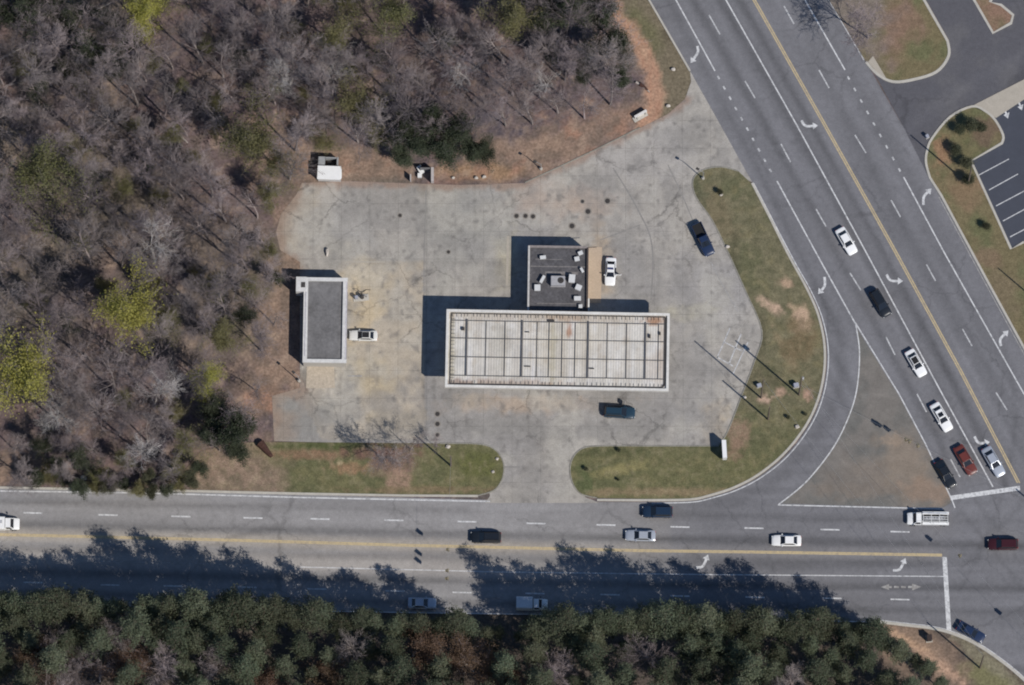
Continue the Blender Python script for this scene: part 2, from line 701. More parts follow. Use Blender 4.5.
LANES_D = [([(683, -60), (768, 80), (843, 215), (910, 338), (978, 465)], 1.0), ([(660, -60), (716, 40), (800, 190), (875, 325), (940, 440), (952, 490)], .75),
           ([(700, -75), (740, 0), (810, 122), (884, 254), (952, 380), (1006, 486)], 1.0),
           ([(735, -75), (770, 0), (843, 122), (916, 254), (985, 380), (1040, 486)], .35),
           ([(780, -20), (838, 100), (905, 220), (968, 330), (1020, 425)], .35),
           ([(636, -60), (700, 60), (762, 175), (815, 285), (842, 345)], .6)]
LANES_H = [(mid(L_WB[:4], [(-300, 482), (33, 489), (253, 494), (467, 499)]), .5), ([(-300, 516), (0, 523.5), (60, 525), (250, 529.5), (400, 533), (640, 539), (760, 541), (1024, 546)], 1.0),
           ([(-300, 541), (0, 547), (400, 557), (640, 562), (942, 565)], .6), ([(640, 513), (760, 517), (905, 520)], .5),
           ([(-300, 564), (0, 571), (400, 580), (700, 585), (1024, 589)], 1.0), ([(-300, 586), (0, 592), (400, 602), (700, 606), (900, 610), (1024, 612)], .8)]
RAMP_MID = smooth([(815, 285), (838, 330), (842, 355), (838, 392), (822, 428), (795, 462), (762, 488), (720, 503), (650, 511)], 4)


def road_col(u, v):
    n1 = fbm(u, v, 40, 2)
    n2 = fbm(u, v, 8, 6)
    c = np.zeros((len(u), 3)) + A(126, 125, 129)
    # older, paler surfacing to the west
    ew = (v > 478) & (u < 850)
    w = np.clip((720 - u) / 140, 0, 1) * ew
    c = mix(c, A(152, 150, 151), w)
    wl = np.clip((672 - u) / 3, 0, 1) * (v > 500) * .25
    c = mix(c, A(160, 155, 150), wl)
    # pale centre strip under the yellow line
    d = dist_line(u, v, YEL)
    c = mix(c, A(184, 172, 156), np.clip((9 - d) / 7, 0, 1) * np.clip((700 - u) / 200, .12, .75))
    dd = dist_line(u, v, [(-300, 549), (0, 556), (400, 565), (560, 570)])
    c = mix(c, A(176, 168, 160), np.clip((14 - dd) / 10, 0, 1) * .7 * np.clip((620 - u) / 150, 0, 1))
    for pts, k in LANES_D:
        d = dist_line(u, v, pts)
        c = c * (1 - .31 * k * np.exp(-(d / 4.2) ** 2) * (.7 + .6 * n1))[:, None]
    for pts, k in LANES_H:
        d = dist_line(u, v, pts)
        c = c * (1 - .36 * k * np.exp(-(d / 4.0) ** 2) * (.7 + .6 * n1))[:, None]
    d = dist_line(u, v, RAMP_MID)
    c = c * (1 - .14 * np.exp(-(d / 6.0) ** 2))[:, None]
    # tyre scrubs in the junction
    for pts in ([(955, 505), (985, 540), (1024, 590)], [(1024, 500), (1003, 525), (985, 545), (960, 590)], [(975, 500), (1000, 530), (1040, 560)],
                [(1000, 330), (1015, 400), (1010, 460), (990, 530), (960, 570)]):
        d = dist_line(u, v, smooth(pts, 4))
        c = c * (1 - .16 * np.exp(-(d / 2.2) ** 2))[:, None]
    c = c * (.92 + .16 * n1 + .10 * (n2 - .5))[:, None]
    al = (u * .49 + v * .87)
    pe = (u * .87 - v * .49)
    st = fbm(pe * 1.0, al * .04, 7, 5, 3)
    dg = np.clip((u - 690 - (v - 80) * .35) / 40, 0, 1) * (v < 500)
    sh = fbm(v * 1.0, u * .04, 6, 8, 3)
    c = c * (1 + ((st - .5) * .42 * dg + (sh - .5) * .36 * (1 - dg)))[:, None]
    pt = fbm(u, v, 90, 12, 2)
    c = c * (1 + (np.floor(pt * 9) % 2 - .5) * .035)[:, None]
    crk = np.abs(fbm(u, v, 34, 14, 4) - .5)
    c = c * (1 - .13 * np.clip(1 - crk / .012, 0, 1))[:, None]
    jn = np.minimum(np.abs(v - .02 * u - 502), np.abs(v - .02 * u - 543)) 
    c = c * (1 - .10 * np.exp(-(jn / 1.6) ** 2) * (u < 900) * (v > 485))[:, None]
    return c


def lot_col(u, v):
    n1 = fbm(u, v, 55, 3)
    n2 = fbm(u, v, 12, 8)
    c = np.zeros((len(u), 3)) + A(178, 171, 161)
    c = mix(c, A(163, 158, 153), np.clip((n1 - .5) * 5, 0, 1))
    # cement apron around the garage, tan with clay
    m = inside(u, v, [(350, 262), (423, 262), (426, 440), (322, 440), (300, 395), (348, 365)]).astype(float)
    c = mix(c, A(194, 178, 154), m * .75)
    for b in ((365, 300, 20, 36, A(206, 184, 146)), (372, 375, 26, 22, A(200, 180, 144)), (335, 405, 28, 22, A(196, 188, 174)), (395, 420, 26, 10, A(190, 172, 142)),
              (322, 372, 14, 14, A(208, 188, 158)), (560, 200, 46, 16, A(186, 166, 150)), (600, 262, 12, 30, A(190, 168, 142)), (540, 405, 80, 8, A(186, 164, 142)),
              (470, 400, 20, 6, A(176, 160, 140)), (715, 425, 14, 18, A(196, 176, 146)), (690, 312, 26, 8, A(184, 176, 154)), (730, 320, 18, 14, A(182, 176, 168)),
              (505, 260, 12, 26, A(182, 172, 146)), (360, 275, 26, 5, A(212, 192, 158)), (300, 225, 22, 26, A(182, 168, 146)), (640, 150, 50, 30, A(178, 172, 166)),
              (590, 205, 26, 12, A(184, 164, 146))):
        c = mix(c, b[4], blob(u, v, *b[:4], seed=4, rough=.9) * .75)
    # darker, oil-stained paving
    for b in ((300, 413, 28, 26, A(140, 138, 132)), (335, 248, 14, 16, A(146, 142, 134)), (428, 188, 14, 8, A(148, 142, 130)), (340, 220, 40, 22, A(168, 164, 158)),
              (690, 380, 26, 60, A(158, 154, 150)), (560, 430, 100, 9, A(156, 152, 146)), (490, 425, 50, 8, A(150, 146, 140)), (630, 430, 40, 14, A(154, 150, 144)),
              (450, 397, 3, 10, A(134, 130, 124)), (462, 230, 50, 40, A(160, 157, 149)), (540, 470, 22, 20, A(166, 160, 152)), (348, 412, 10, 50, A(166, 160, 150)),
              (620, 410, 60, 16, A(156, 152, 148))):
        c = mix(c, b[4], blob(u, v, *b[:4], seed=9, rough=.8) * .7)
    n4 = fbm(u, v, 30, 10, 3)
    c = mix(c, A(146, 142, 137), np.clip((n4 - .54) * 7, 0, 1) * .55)
    c = mix(c, A(186, 180, 168), np.clip((.44 - n4) * 7, 0, 1) * .5)
    n5 = fbm(u, v, 7, 12, 3)
    c = mix(c, A(138, 133, 128), np.clip((n5 - .62) * 9, 0, 1) * .4)
    d = dist_line(u, v, [(272, 440), (273, 396), (300, 390)]) * .8
    d = np.minimum(d, dist_line(u, v, [(300, 270), (280, 250), (276, 232), (281, 214), (296, 195), (302, 183), (345, 181), (400, 183), (460, 185), (525, 183), (560, 167), (600, 148), (640, 128), (668, 114), (685, 99)]))
    rim = np.clip(1 - (d - 14 * (fbm(u, v, 12, 6) - .35)) / 5, 0, 1)
    c = mix(c, A(158, 130, 112), rim * .75)
    rim = np.clip(1 - (d - 46 * (fbm(u, v, 20, 9) - .4)) / 14, 0, 1) * np.clip((330 - u) / 40, 0, 1)
    c = mix(c, A(160, 140, 122), rim * .6)
    ci, cj = np.floor((u - 20) / 29.0).astype(int), np.floor((v - 4) / 29.0).astype(int)
    c = c * (.965 + .07 * _TAB[2][ci & 255, cj & 255])[:, None]
    jx = np.minimum(np.abs((u - 20) / 29.0 % 1 - .5), 1)
    jd = (.5 - np.maximum(np.abs((u - 20) / 29.0 % 1 - .5), np.abs((v - 4) / 29.0 % 1 - .5))) * 29
    c = c * (1 - .07 * np.clip(1 - jd / 1.5, 0, 1))[:, None]
    sp = fbm(u, v, 5, 1, 2)
    c = mix(c, A(120, 116, 112), np.clip((sp - .72) * 12, 0, 1) * .6)
    crk = np.abs(fbm(u, v, 44, 13, 4) - .5)
    c = c * (1 - .16 * np.clip(1 - crk / .012, 0, 1))[:, None]
    for pts in ([(500, 498), (520, 470), (560, 436), (640, 430), (690, 400), (700, 330), (670, 250), (640, 180), (700, 130)], [(560, 498), (530, 462), (470, 432), (430, 410), (432, 300), (470, 210), (560, 195), (640, 150)],
                [(660, 300), (690, 250), (668, 190), (705, 140)], [(372, 430), (395, 330), (380, 230)]):
        d = dist_line(u, v, smooth(pts, 5))
        c = c * (1 - .06 * (np.exp(-((d - 5) / 2.4) ** 2) + .6 * np.exp(-(d / 3.0) ** 2)))[:, None]
    c = c * 1.05
    # slab joints
    for pts in ([(424, 190), (425, 300), (424, 440)], [(350, 262), (424, 262)], [(475, 185), (475, 240)], [(424, 262), (510, 262)], [(462, 262), (462, 300)], [(466, 262), (466, 300)],
                [(348, 378), (424, 379)], [(666, 390), (664, 440)], [(528, 395), (528, 440)], [(605, 395), (606, 440)]):
        d = dist_line(u, v, pts)
        c = c * (1 - .13 * np.exp(-(d / 1.6) ** 2))[:, None]
    c = c * (.91 + .20 * n2 * n1 * 2 * .5 + .08 * n2)[:, None]
    return c


def verge_col(u, v):
    n1 = fbm(u, v, 26, 5)
    n2 = fbm(u, v, 9, 2)
    n3 = fbm(u, v, 4.5, 7, 3)
    c = np.zeros((len(u), 3)) + A(122, 116, 88)
    g = np.clip((v - 400) / 60, 0, 1)
    c = mix(c, A(116, 114, 76), g * .9)
    c = mix(c, A(102, 104, 72), np.clip((n1 - .5) * 6, 0, 1) * .6)
    c = mix(c, A(146, 134, 94), np.clip((n2 - .55) * 5, 0, 1) * .5)
    w = np.clip((285 - u) / 26 + (n1 - .5) * 2, 0, 1)
    c = mix(c, A(156, 130, 112), w * .9)
    c = mix(c, A(124, 110, 92), np.clip((n2 - .5) * 7, 0, 1) * w * .7)
    c = mix(c, A(182, 156, 134), np.clip((.42 - n2) * 8, 0, 1) * w * .5)
    for b in ((765, 303, 9, 4, A(206, 172, 144), .4), (775, 309, 10, 4, A(206, 172, 144), .3), (800, 318, 10, 12, A(210, 174, 144), -.3), (786, 284, 6, 5, A(196, 162, 132), 0),
              (783, 392, 6, 4, A(206, 166, 140), 0), (807, 395, 4, 6, A(204, 160, 136), 0), (765, 399, 6, 4, A(206, 170, 146), 0), (738, 440, 8, 18, A(156, 126, 104), .3),
              (732, 428, 7, 10, A(152, 126, 104), 0), (785, 350, 4, 22, A(150, 132, 100), -.5), (800, 345, 16, 24, A(130, 112, 82), 0), (720, 215, 12, 26, A(128, 116, 88), -.5),
              (392, 462, 24, 14, A(138, 110, 96), 0), (398, 480, 12, 14, A(168, 136, 114), 0), (385, 450, 40, 8, A(128, 96, 84), 0), (350, 468, 20, 5, A(166, 130, 98), 0),
              (340, 462, 3, 2, A(206, 180, 140), 0), (315, 455, 36, 5, A(150, 118, 92), 0), (620, 470, 28, 5, A(150, 140, 92), -.2), (660, 492, 80, 4, A(150, 130, 98), 0),
              (770, 470, 60, 4, A(148, 132, 96), -.55), (430, 490, 70, 3, A(140, 120, 90), 0)):
        c = mix(c, b[4], blob(u, v, *b[:4], seed=1, ang=b[5], rough=.9) * .9)
    for b in ((762, 335, 5, 24, A(92, 88, 66)), (735, 262, 4, 40, A(92, 90, 68)), (600, 452, 40, 4, A(88, 92, 60)), (760, 380, 20, 12, A(104, 98, 74)), (585, 480, 10, 14, A(92, 104, 66)),
              (700, 200, 8, 18, A(98, 98, 74)), (340, 446, 60, 3, A(84, 94, 52)), (480, 462, 20, 18, A(104, 108, 58))):
        c = mix(c, b[4], blob(u, v, *b[:4], seed=6, rough=.9) * .7)
    c = mix(c, A(150, 138, 106), np.clip((n3 - .58) * 8, 0, 1) * .4)
    c = mix(c, A(92, 92, 66), np.clip((.40 - n3) * 8, 0, 1) * .4)
    return c


def gore_col(u, v):
    n1 = fbm(u, v, 24, 3)
    c = np.zeros((len(u), 3)) + A(132, 126, 119)
    c = mix(c, A(120, 118, 113), np.clip((n1 - .5) * 5, 0, 1))
    for b in ((905, 470, 36, 26, A(150, 134, 117)), (925, 492, 24, 12, A(158, 134, 114)), (893, 440, 9, 6, A(160, 140, 120)), (860, 490, 40, 8, A(138, 126, 114)), (880, 350, 8, 12, A(130, 126, 112)),
              (862, 475, 30, 18, A(134, 124, 114))):
        c = mix(c, b[4], blob(u, v, *b[:4], seed=12, rough=.9) * .8)
    for pts in ([(842, 470), (862, 500)], [(838, 455), (880, 500)], [(862, 395), (890, 396)]):
        c = c * (1 + .12 * np.exp(-(dist_line(u, v, pts) / 1.5) ** 2))[:, None]
    c = c * (.82 + .36 * fbm(u, v, 7, 4))[:, None]
    return c


def ne_col(u, v):
    n1 = fbm(u, v, 30, 3)
    c = np.zeros((len(u), 3)) + A(98, 97, 103)
    c = mix(c, A(112, 110, 112), np.clip((n1 - .5) * 5, 0, 1) * .6)
    d = dist_line(u, v, [(905, 130), (960, 90), (1030, 50)])
    c = c * (1 + .1 * np.exp(-(d / 6) ** 2))[:, None]
    return c


def isle_col(u, v):
    n1 = fbm(u, v, 22, 5)
    c = np.zeros((len(u), 3)) + A(128, 116, 84)
    c = mix(c, A(112, 114, 78), np.clip((n1 - .48) * 6, 0, 1) * .8)
    for b in ((895, 25, 20, 30, A(148, 116, 98)), (858, 15, 34, 46, A(138, 124, 116)), (942, 150, 8, 16, A(164, 124, 94)), (985, 132, 16, 12, A(122, 100, 84)), (965, 190, 20, 16, A(146, 120, 92)),
              (1000, 300, 16, 26, A(132, 116, 90)), (985, 258, 14, 10, A(140, 116, 92)), (1010, 5, 40, 40, A(154, 118, 100))):
        c = mix(c, b[4], blob(u, v, *b[:4], seed=3, rough=.9) * .8)
    return c


# ------------------------------------------------------------------ the setting
# terrain: fine sheet under the frame, coarse apron out to the horizon
def build_ground():
    nx, ny = 440, 330
    gu = np.linspace(-260, 1284, nx)
    gv = np.linspace(-230, 915, ny)
    gu = np.concatenate([[-24000, -4000, -900], gu, [1900, 5000, 24000]])
    gv = np.concatenate([[-24000, -4000, -900], gv, [1600, 4600, 24000]])
    X = (gu - 512) / PPM
    Y = (342.5 - gv) / PPM
    XX, YY = np.meshgrid(X, Y)
    n = XX.size
    co = np.zeros((n, 3))
    co[:, 0] = XX.ravel()
    co[:, 1] = YY.ravel()
    W = len(gu)
    H = len(gv)
    idx = np.arange(n).reshape(H, W)
    f = np.stack([idx[1:, :-1], idx[1:, 1:], idx[:-1, 1:], idx[:-1, :-1]], -1).reshape(-1, 4)
    me = bpy.data.meshes.new('ground')
    me.from_pydata(co.tolist(), [], f.tolist())
    u, v = inv(co[:, 0], co[:, 1])
    set_cols(me, ground_col(u, v))
    o = link('ground', me, M_ground)
    tag(o, 'brown leaf littered woodland floor and bare clay soil', None, None, 'structure')


build_ground()

ROAD_POLY = ([(-300, 482), (0, 488.5), (300, 494.5), (490, 500), (590, 502)] + RAMP_OUT[::-1] + [(712, 110), (690, 71), (649, 0), (606, -75),
             (786, -75), (829, 0), (866, 62), (905, 130), (929, 178), (940, 195), (990, 288), (1024, 350), (1090, 470), (1300, 470), (1300, 760)]
             + SE_CURVE[::-1] + EDGE_S[::-1])
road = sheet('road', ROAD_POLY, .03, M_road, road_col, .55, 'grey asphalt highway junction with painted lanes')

LOT = ([(276, 232), (281, 214), (296, 195), (302, 183), (345, 181), (400, 183), (460, 185), (525, 183), (560, 167), (600, 148), (640, 128), (668, 114), (685, 99), (691, 82), (690, 71),
        (712, 110), (752, 182), (740, 178), (715, 200), (740, 280), (766, 330), (735, 420), (725, 449), (590, 449), (585, 497), (600, 503), (485, 503), (490, 496), (480, 447), (274, 441),
        (272, 396), (300, 388), (300, 300), (300, 262), (280, 250)])
lot = sheet('paved_lot', LOT, .036, M_lot, lot_col, .45, 'pale stained concrete forecourt around the canopy')

VERGE_W = [(185, 470), (200, 452), (232, 443), (272, 442), (440, 443.5)] + smooth([(440, 443.5), (478, 444), (494, 449), (502, 459), (504, 470), (501, 482), (493, 491), (478, 495)], 5) + [
    (400, 494.5), (300, 492.5), (190, 490)]
verge_w = sheet('grass_verge', VERGE_W, .075, M_grass, verge_col, .4, 'grass verge and clay strip below the grey roofed building', skirt=.08)
VERGE_E_ARC = smooth([(738, 171), (721, 167), (703, 170), (693, 180), (696, 197), (712, 220), (727, 250), (746, 292), (762, 331), (755, 360), (740, 400), (727, 433), (718, 446)], 4)
VERGE_E_SW = smooth([(718, 446), (640, 446), (602, 446), (584, 448), (574, 456), (570, 469), (573, 484), (581, 494), (597, 498)], 4)
VERGE_E_S = [(690, 499.5), (709.5, 495.5), (734, 487.5), (758.5, 474.5), (783, 454.5), (803, 430), (816, 405), (823.5, 376), (824.5, 346), (818.5, 316), (807, 289), (788, 254), (768, 214), (752, 184)]
VERGE_E = VERGE_E_ARC[:-1] + VERGE_E_SW + VERGE_E_S
verge_e = sheet('grass_verge', VERGE_E, .075, M_grass, verge_col, .4, 'curved grass corner verge between the forecourt and the slip lane', skirt=.08)

GORE = ([(856, 327)] + [(899, 396), (925, 445), (948, 489), (951, 503), (944, 507), (905, 507), (782, 503.5)] +
        smooth([(782, 503.5), (806, 481), (832, 448), (848, 415), (855.5, 392), (858.5, 356), (856, 327)], 5)[1:-1])
sheet('traffic_island', GORE, .042, material('dusty_pavement', attr='Col', rough=.93, fine=(4, .16), coarse=(.8, .1), bump=.3, bump_scale=14, spec=.1), gore_col, .45, 'dusty triangular traffic island between slip lane and highway')

NE = [(862, 50), (878, 75), (893, 83), (912, 81), (937, 73), (950, 55), (949, 40), (926, 0), (890, -65), (1300, -65), (1300, 90), (1024, 84), (972, 107), (950, 117), (931, 139), (925, 163), (932, 186), (905, 130)]
sheet('side_road', NE, .024, M_road, ne_col, .7, 'dark asphalt side road at the top right')
sheet('parking_lot', [(994, 118), (1024, 99), (1300, -10), (1300, 300), (1024, 241), (1012, 248), (970, 162), (1003, 142)], .027, M_dlot, None, 2.0, 'dark blue grey parking lot with white stall lines')
sheet('pavement', [(972, 106), (1024, 79.5), (1300, -60), (1300, -40), (1024, 99.5), (996, 118)], .10, M_walk, None, 2.0, 'pale pavement strip beside the parking lot', skirt=.1)

# kerbs -----------------------------------------------------------------
kz = .036
kerb('kerb', smooth([(752, 183), (768, 214), (788, 254), (807, 289), (818.5, 316), (824.5, 346), (823.5, 376), (816, 405), (803, 430), (783, 454.5),
                     (758.5, 474.5), (734, 487.5), (709.5, 495.5), (690, 499.5), (650, 500.2), (597, 500)], 5), .42, .09, kz, M_conc, verge_e)
kerb('kerb', VERGE_E_ARC[:-1] + VERGE_E_SW, .22, .085, kz, material('old_kerb', A(150, 146, 134), .95, fine=(5, .3), coarse=(.6, .25)), verge_e)
kerb('kerb', smooth([(440, 443.5), (478, 444), (494, 449), (502, 459), (504, 470), (501, 482), (493, 491), (478, 495.5)], 5), .24, .085, kz, MATS['old_kerb'], verge_w)
kerb('kerb', [(478, 496), (400, 495.5), (300, 493.6), (190, 491), (0, 487.5), (-300, 481)], .4, .09, .03, M_conc, verge_w)
kerb('kerb', SE_CURVE, .5, .12, .03, M_conc, road)
kerb('kerb', [(606, -75), (649, 0), (690, 71)], .35, .1, .03, M_conc, road)
kerb('kerb', [(525, 182.5), (560, 166.5), (600, 147.5), (640, 127.5)], .2, .05, .036, MATS['old_kerb'], lot)

ISLE1 = [(786, -75), (829, 0), (866, 62)] + smooth([(866, 62), (877, 74), (892, 81.5), (911, 80), (936, 72), (948.5, 56), (947.5, 41)], 5) + [(924, 0), (888, -65)]
i1 = sheet('grass_island', ISLE1, .10, M_grass, isle_col, .5, 'rounded grass island with a bare tree at the top right', skirt=.1)
kerb('kerb', ISLE1[2:], .5, .12, .03, M_conc, i1)
sheet('concrete_apron', [(868, 62), (873, 56), (886, 78), (878, 74)], .125, M_walk, None, 2.0, None, i1)
ISLE2 = [(1100, 475), (1024, 348), (990, 286), (941, 195), (930, 178)] + smooth([(930, 178), (926, 163), (927, 151), (932, 138.5), (950, 117), (972, 106.5), (985, 111), (995, 120), (1003, 135), (1002, 143)], 4)[1:] + [
    (971, 161), (1011, 249), (1024, 242), (1300, 310), (1300, 475)]
i2 = sheet('grass_island', ISLE2, .10, M_grass, isle_col, .5, 'long grass island between the highway and the parking lot', skirt=.1)
k2 = [p for p in ISLE2[:-2]]
kerb('kerb', k2, .45, .12, .03, M_conc, i2)
ISLE3 = [(974, 0), (993, 33), (1011, 23), (1013, 15), (1001, 5), (990, 2), (1010, -40), (950, -40)]
i3 = sheet('clay_island', ISLE3, .10, M_grass, isle_col, .6, 'small clay island with pale kerb at the top right edge', skirt=.1)
kerb('kerb', ISLE3 + [ISLE3[0]], .5, .12, .03, M_conc, i3)

# painted markings --------------------------------------------------------
LZ = .038
line('edge_line', RAMP_OUT[:-6][::-1] if False else [(p[0] + 1.6, p[1] + 1.2) for p in RAMP_OUT], .16, LZ, M_white, road)
line('edge_line', [(0, 491.0), (145, 493), (300, 497.5), (490, 501.5)], .22, LZ, M_white, road)
line('centre_line', [(p[0], p[1] - .6) for p in YEL], .22, LZ, M_yellow, road)
line('centre_line', [(p[0], p[1] + .9) for p in YEL], .22, LZ, M_yellow, road)
line('lane_line', L_TURN[3:], .15, LZ, M_white, road)
line('lane_line', L_TURN[:4], .13, LZ, M_faint, road)
line('edge_line', EDGE_S, .15, LZ, M_white, road)
line('edge_line', [(p[0] + .8, p[1] - 1.8) for p in SE_CURVE], .13, LZ, M_white, road)
line('lane_line', D_L2, .22, LZ, M_white, road)
line('lane_line', D_L2b, .22, LZ, M_white, road)
line('lane_line', D_L4, .22, LZ, M_white, road)
line('centre_line', [(p[0] - 1, p[1]) for p in D_YEL], .21, LZ, M_yellow, road)
line('centre_line', [(p[0] + 1.2, p[1]) for p in D_YEL], .21, LZ, M_yellow, road)
line('lane_line', D_L7, .22, LZ, M_white, road)
line('lane_line', D_L7b, .22, LZ, M_white, road)
line('edge_line', [(786, -75), (829, 0), (864, 60)], .2, LZ, M_white, road)
line('edge_line', [(p[0] - 2.2, p[1]) for p in ((1090, 470), (1024, 350), (990, 288), (941, 197))], .14, LZ, M_faint, road)
line('island_line', [(855.5, 323), (899, 394), (925, 443), (952, 500), (955, 508)], .2, LZ + .006, M_white, road)
line('island_line', smooth([(855.5, 323), (859.5, 352), (857, 388), (849, 416), (833, 448), (806, 482), (778, 505)], 6), .2, LZ + .01, M_white, road)
line('island_line', [(778, 505), (905, 508), (943, 509)], .2, LZ + .014, M_white, road)
line('stop_line', [(950.5, 498), (1020, 488)], .75, LZ + .004, M_white, road)
line('stop_line', [(944.5, 557), (949, 631)], .75, LZ + .004, M_white, road)
mb = MB()
for (x, y) in ((-40, 511), (33, 513), (108, 515), (181, 516.5), (253, 518), (320, 519), (394, 520.3), (467, 521.7), (536, 523.5), (606, 525), (680, 527), (754, 528.2), (830, 529.7), (900, 531.8)):
    strip_mb(mb, [(x - 9.5, y - .2), (x + 9.5, y + .2)], .24, LZ)
mb.build('lane_dashes', M_white, road)
mb = MB()
for (x, y) in ((-40, 581), (33, 582.5), (110, 585), (173, 586), (247, 587.3), (317, 589), (395, 591), (462, 592.5), (535, 593.5), (610, 594.7), (680, 596), (755, 597.3), (832, 598.3), (900, 599.5)):
    strip_mb(mb, [(x - 9.5, y - .2), (x + 9.5, y + .2)], .22, LZ)
mb.build('lane_dashes', M_white, road)
for ds in (D_DASH_L, D_DASH_R):
    mb = MB()
    for a in ds:
        strip_mb(mb, list(a), .22, LZ)
    mb.build('lane_dashes', M_dash, road)
for (a, b, n) in (((718.5, 77.5), (770.5, 170.5), 10), ((848.5, 78), (899.5, 170), 9)):
    mb = MB()
    for i in range(n):
        t = i / (n - 1)
        x, y = a[0] + (b[0] - a[0]) * t, a[1] + (b[1] - a[1]) * t
        strip_mb(mb, [(x - .9, y - 1.6), (x + .9, y + 1.6)], .3, LZ)
    mb.build('dotted_line', M_dash, road)


def arrow(pts, mat=M_white, w=.42, parent=None):
    """pts: start, bend, tip on the map"""
    s = smooth(pts, 6)
    tip = Vector(pts[-1])
    d = (tip - Vector(s[-6])).normalized()
    head = 5.2
    base = tip - d * head
    body = [p for p in s if (Vector(p) - tip).dot(d) < -head + .6]
    body.append(tuple(base + d * .5))
    mb = MB()
    strip_mb(mb, body, w, LZ)
    n = Vector((-d.y, d.x))
    tri = [base + n * 3.6, base - n * 3.6, tip]
    mb.add([P(p.x, p.y, LZ + .004) for p in tri], [(0, 1, 2)])
    return mb.build('turn_arrow', mat, parent or road)


arrow([(697.5, 46), (697.5, 53), (690.5, 63)])
arrow([(824.5, 277), (824.5, 286), (818, 294)])
arrow([(801.5, 120.5), (806, 126), (818, 125.5)])
arrow([(886.5, 274.5), (891, 280.5), (903, 281)])
arrow([(974.5, 436.5), (979, 443), (990, 442)])
arrow([(923.5, 205), (924, 196.5), (931.5, 188.5)])
arrow([(1001, 346), (1000.5, 339), (1008.5, 330.5)])
arrow([(696, 567.5), (703, 566), (708, 554.5)])
arrow([(893, 570.5), (900, 569), (905.5, 558)])
mb = MB()
for x0, x1 in ((889, 892), (894, 899), (901, 906), (908, 912)):
    strip_mb(mb, [(x0, 587), (x1, 587.1)], .34, LZ)
mb.add([P(889, 584, LZ + .004), P(889, 590, LZ + .004), P(881, 587, LZ + .004)], [(0, 2, 1)])
mb.add([P(912, 583.5, LZ + .004), P(912, 590.5, LZ + .004), P(921, 586.8, LZ + .004)], [(0, 1, 2)])
mb.build('straight_arrow', M_faint, road)
mb = MB()
for a, b in (((979, 175), (1009, 159)), ((989, 190), (1018, 174)), ((996, 206), (1030, 188)), ((1003, 221), (1040, 201)), ((1010, 237), (1050, 216))):
    strip_mb(mb, [a, b], .15, .034)
o = mb.build('stall_lines', M_white)
o.parent = bpy.data.objects['parking_lot']
pk = bpy.data.objects['parking_lot']
for x, y in ((1006, 113), (1020, 105)):
    mb = MB()
    strip_mb(mb, [(x - 2, y - 4), (x + .5, y + 1)], .3, .034)
    mb.add([P(x - 2.4, y + 2, .036), P(x + 3.4, y - .8, .036), P(x + 2, y + 5.5, .036)], [(0, 1, 2)])
    mb.build('parking_arrow', M_white, pk)
mb = MB()
for a, b in (((973, 0), (1024, -30)), ((1010, 0), (1030, 14))):
    strip_mb(mb, [a, b], .15, .034)
# forecourt cracks, old stall lines
for pts, w, m, nm in (([(613, 168), (628, 192), (640, 214), (650, 236), (653, 262), (651, 300)], .22, M_tar, 'sealed_crack'),
                      ([(668, 165), (682, 195), (696, 228)], .16, M_tar, 'sealed_crack'), ([(600, 240), (622, 232), (640, 225)], .14, M_tar, 'sealed_crack'),
                      ([(424, 300), (424, 262), (426, 190)], .12, M_tar, 'sealed_crack'),
                      ([(503, 467), (520, 467)], .22, M_tar, 'sealed_crack'),
                      ([(711, 262), (722, 284), (738, 312)], .16, M_faint, 'stall_line'), ([(730, 328), (717, 358)], .2, M_dash, 'stall_line'),
                      ([(741, 334), (729, 364)], .2, M_dash, 'stall_line'), ([(748, 342), (733, 374)], .18, M_dash, 'stall_line'), ([(717, 357), (733, 366)], .18, M_dash, 'stall_line'),
                      ([(724, 342), (742, 351)], .18, M_dash, 'stall_line'), ([(348, 376), (362, 376)], .2, M_faint, 'stall_line'),
                      ([(508, 236), (507, 285)], .4, M_walk, 'cement_strip'), ([(346, 262), (385, 262)], .25, M_walk, 'cement_strip')):
    line(nm, smooth(pts, 5), w, .042, m, lot)

# ------------------------------------------------------------------ buildings
M_roofw = material('white_roof_metal', A(230, 226, 218), .55, fine=(2.5, .14), coarse=(.35, .15))
M_rust = material('rust_stained_metal', A(198, 178, 150), .7, fine=(3, .35), coarse=(.5, .25))
M_deck = material('ribbed_deck_metal', attr='Col', rough=.6, fine=(2.6, .10), coarse=(.6, .06))
M_dark = material('dark_gutter', A(72, 68, 66), .8, fine=(4, .3))
M_beam = material('roof_beam_steel', A(104, 102, 102), .6, fine=(3, .3))


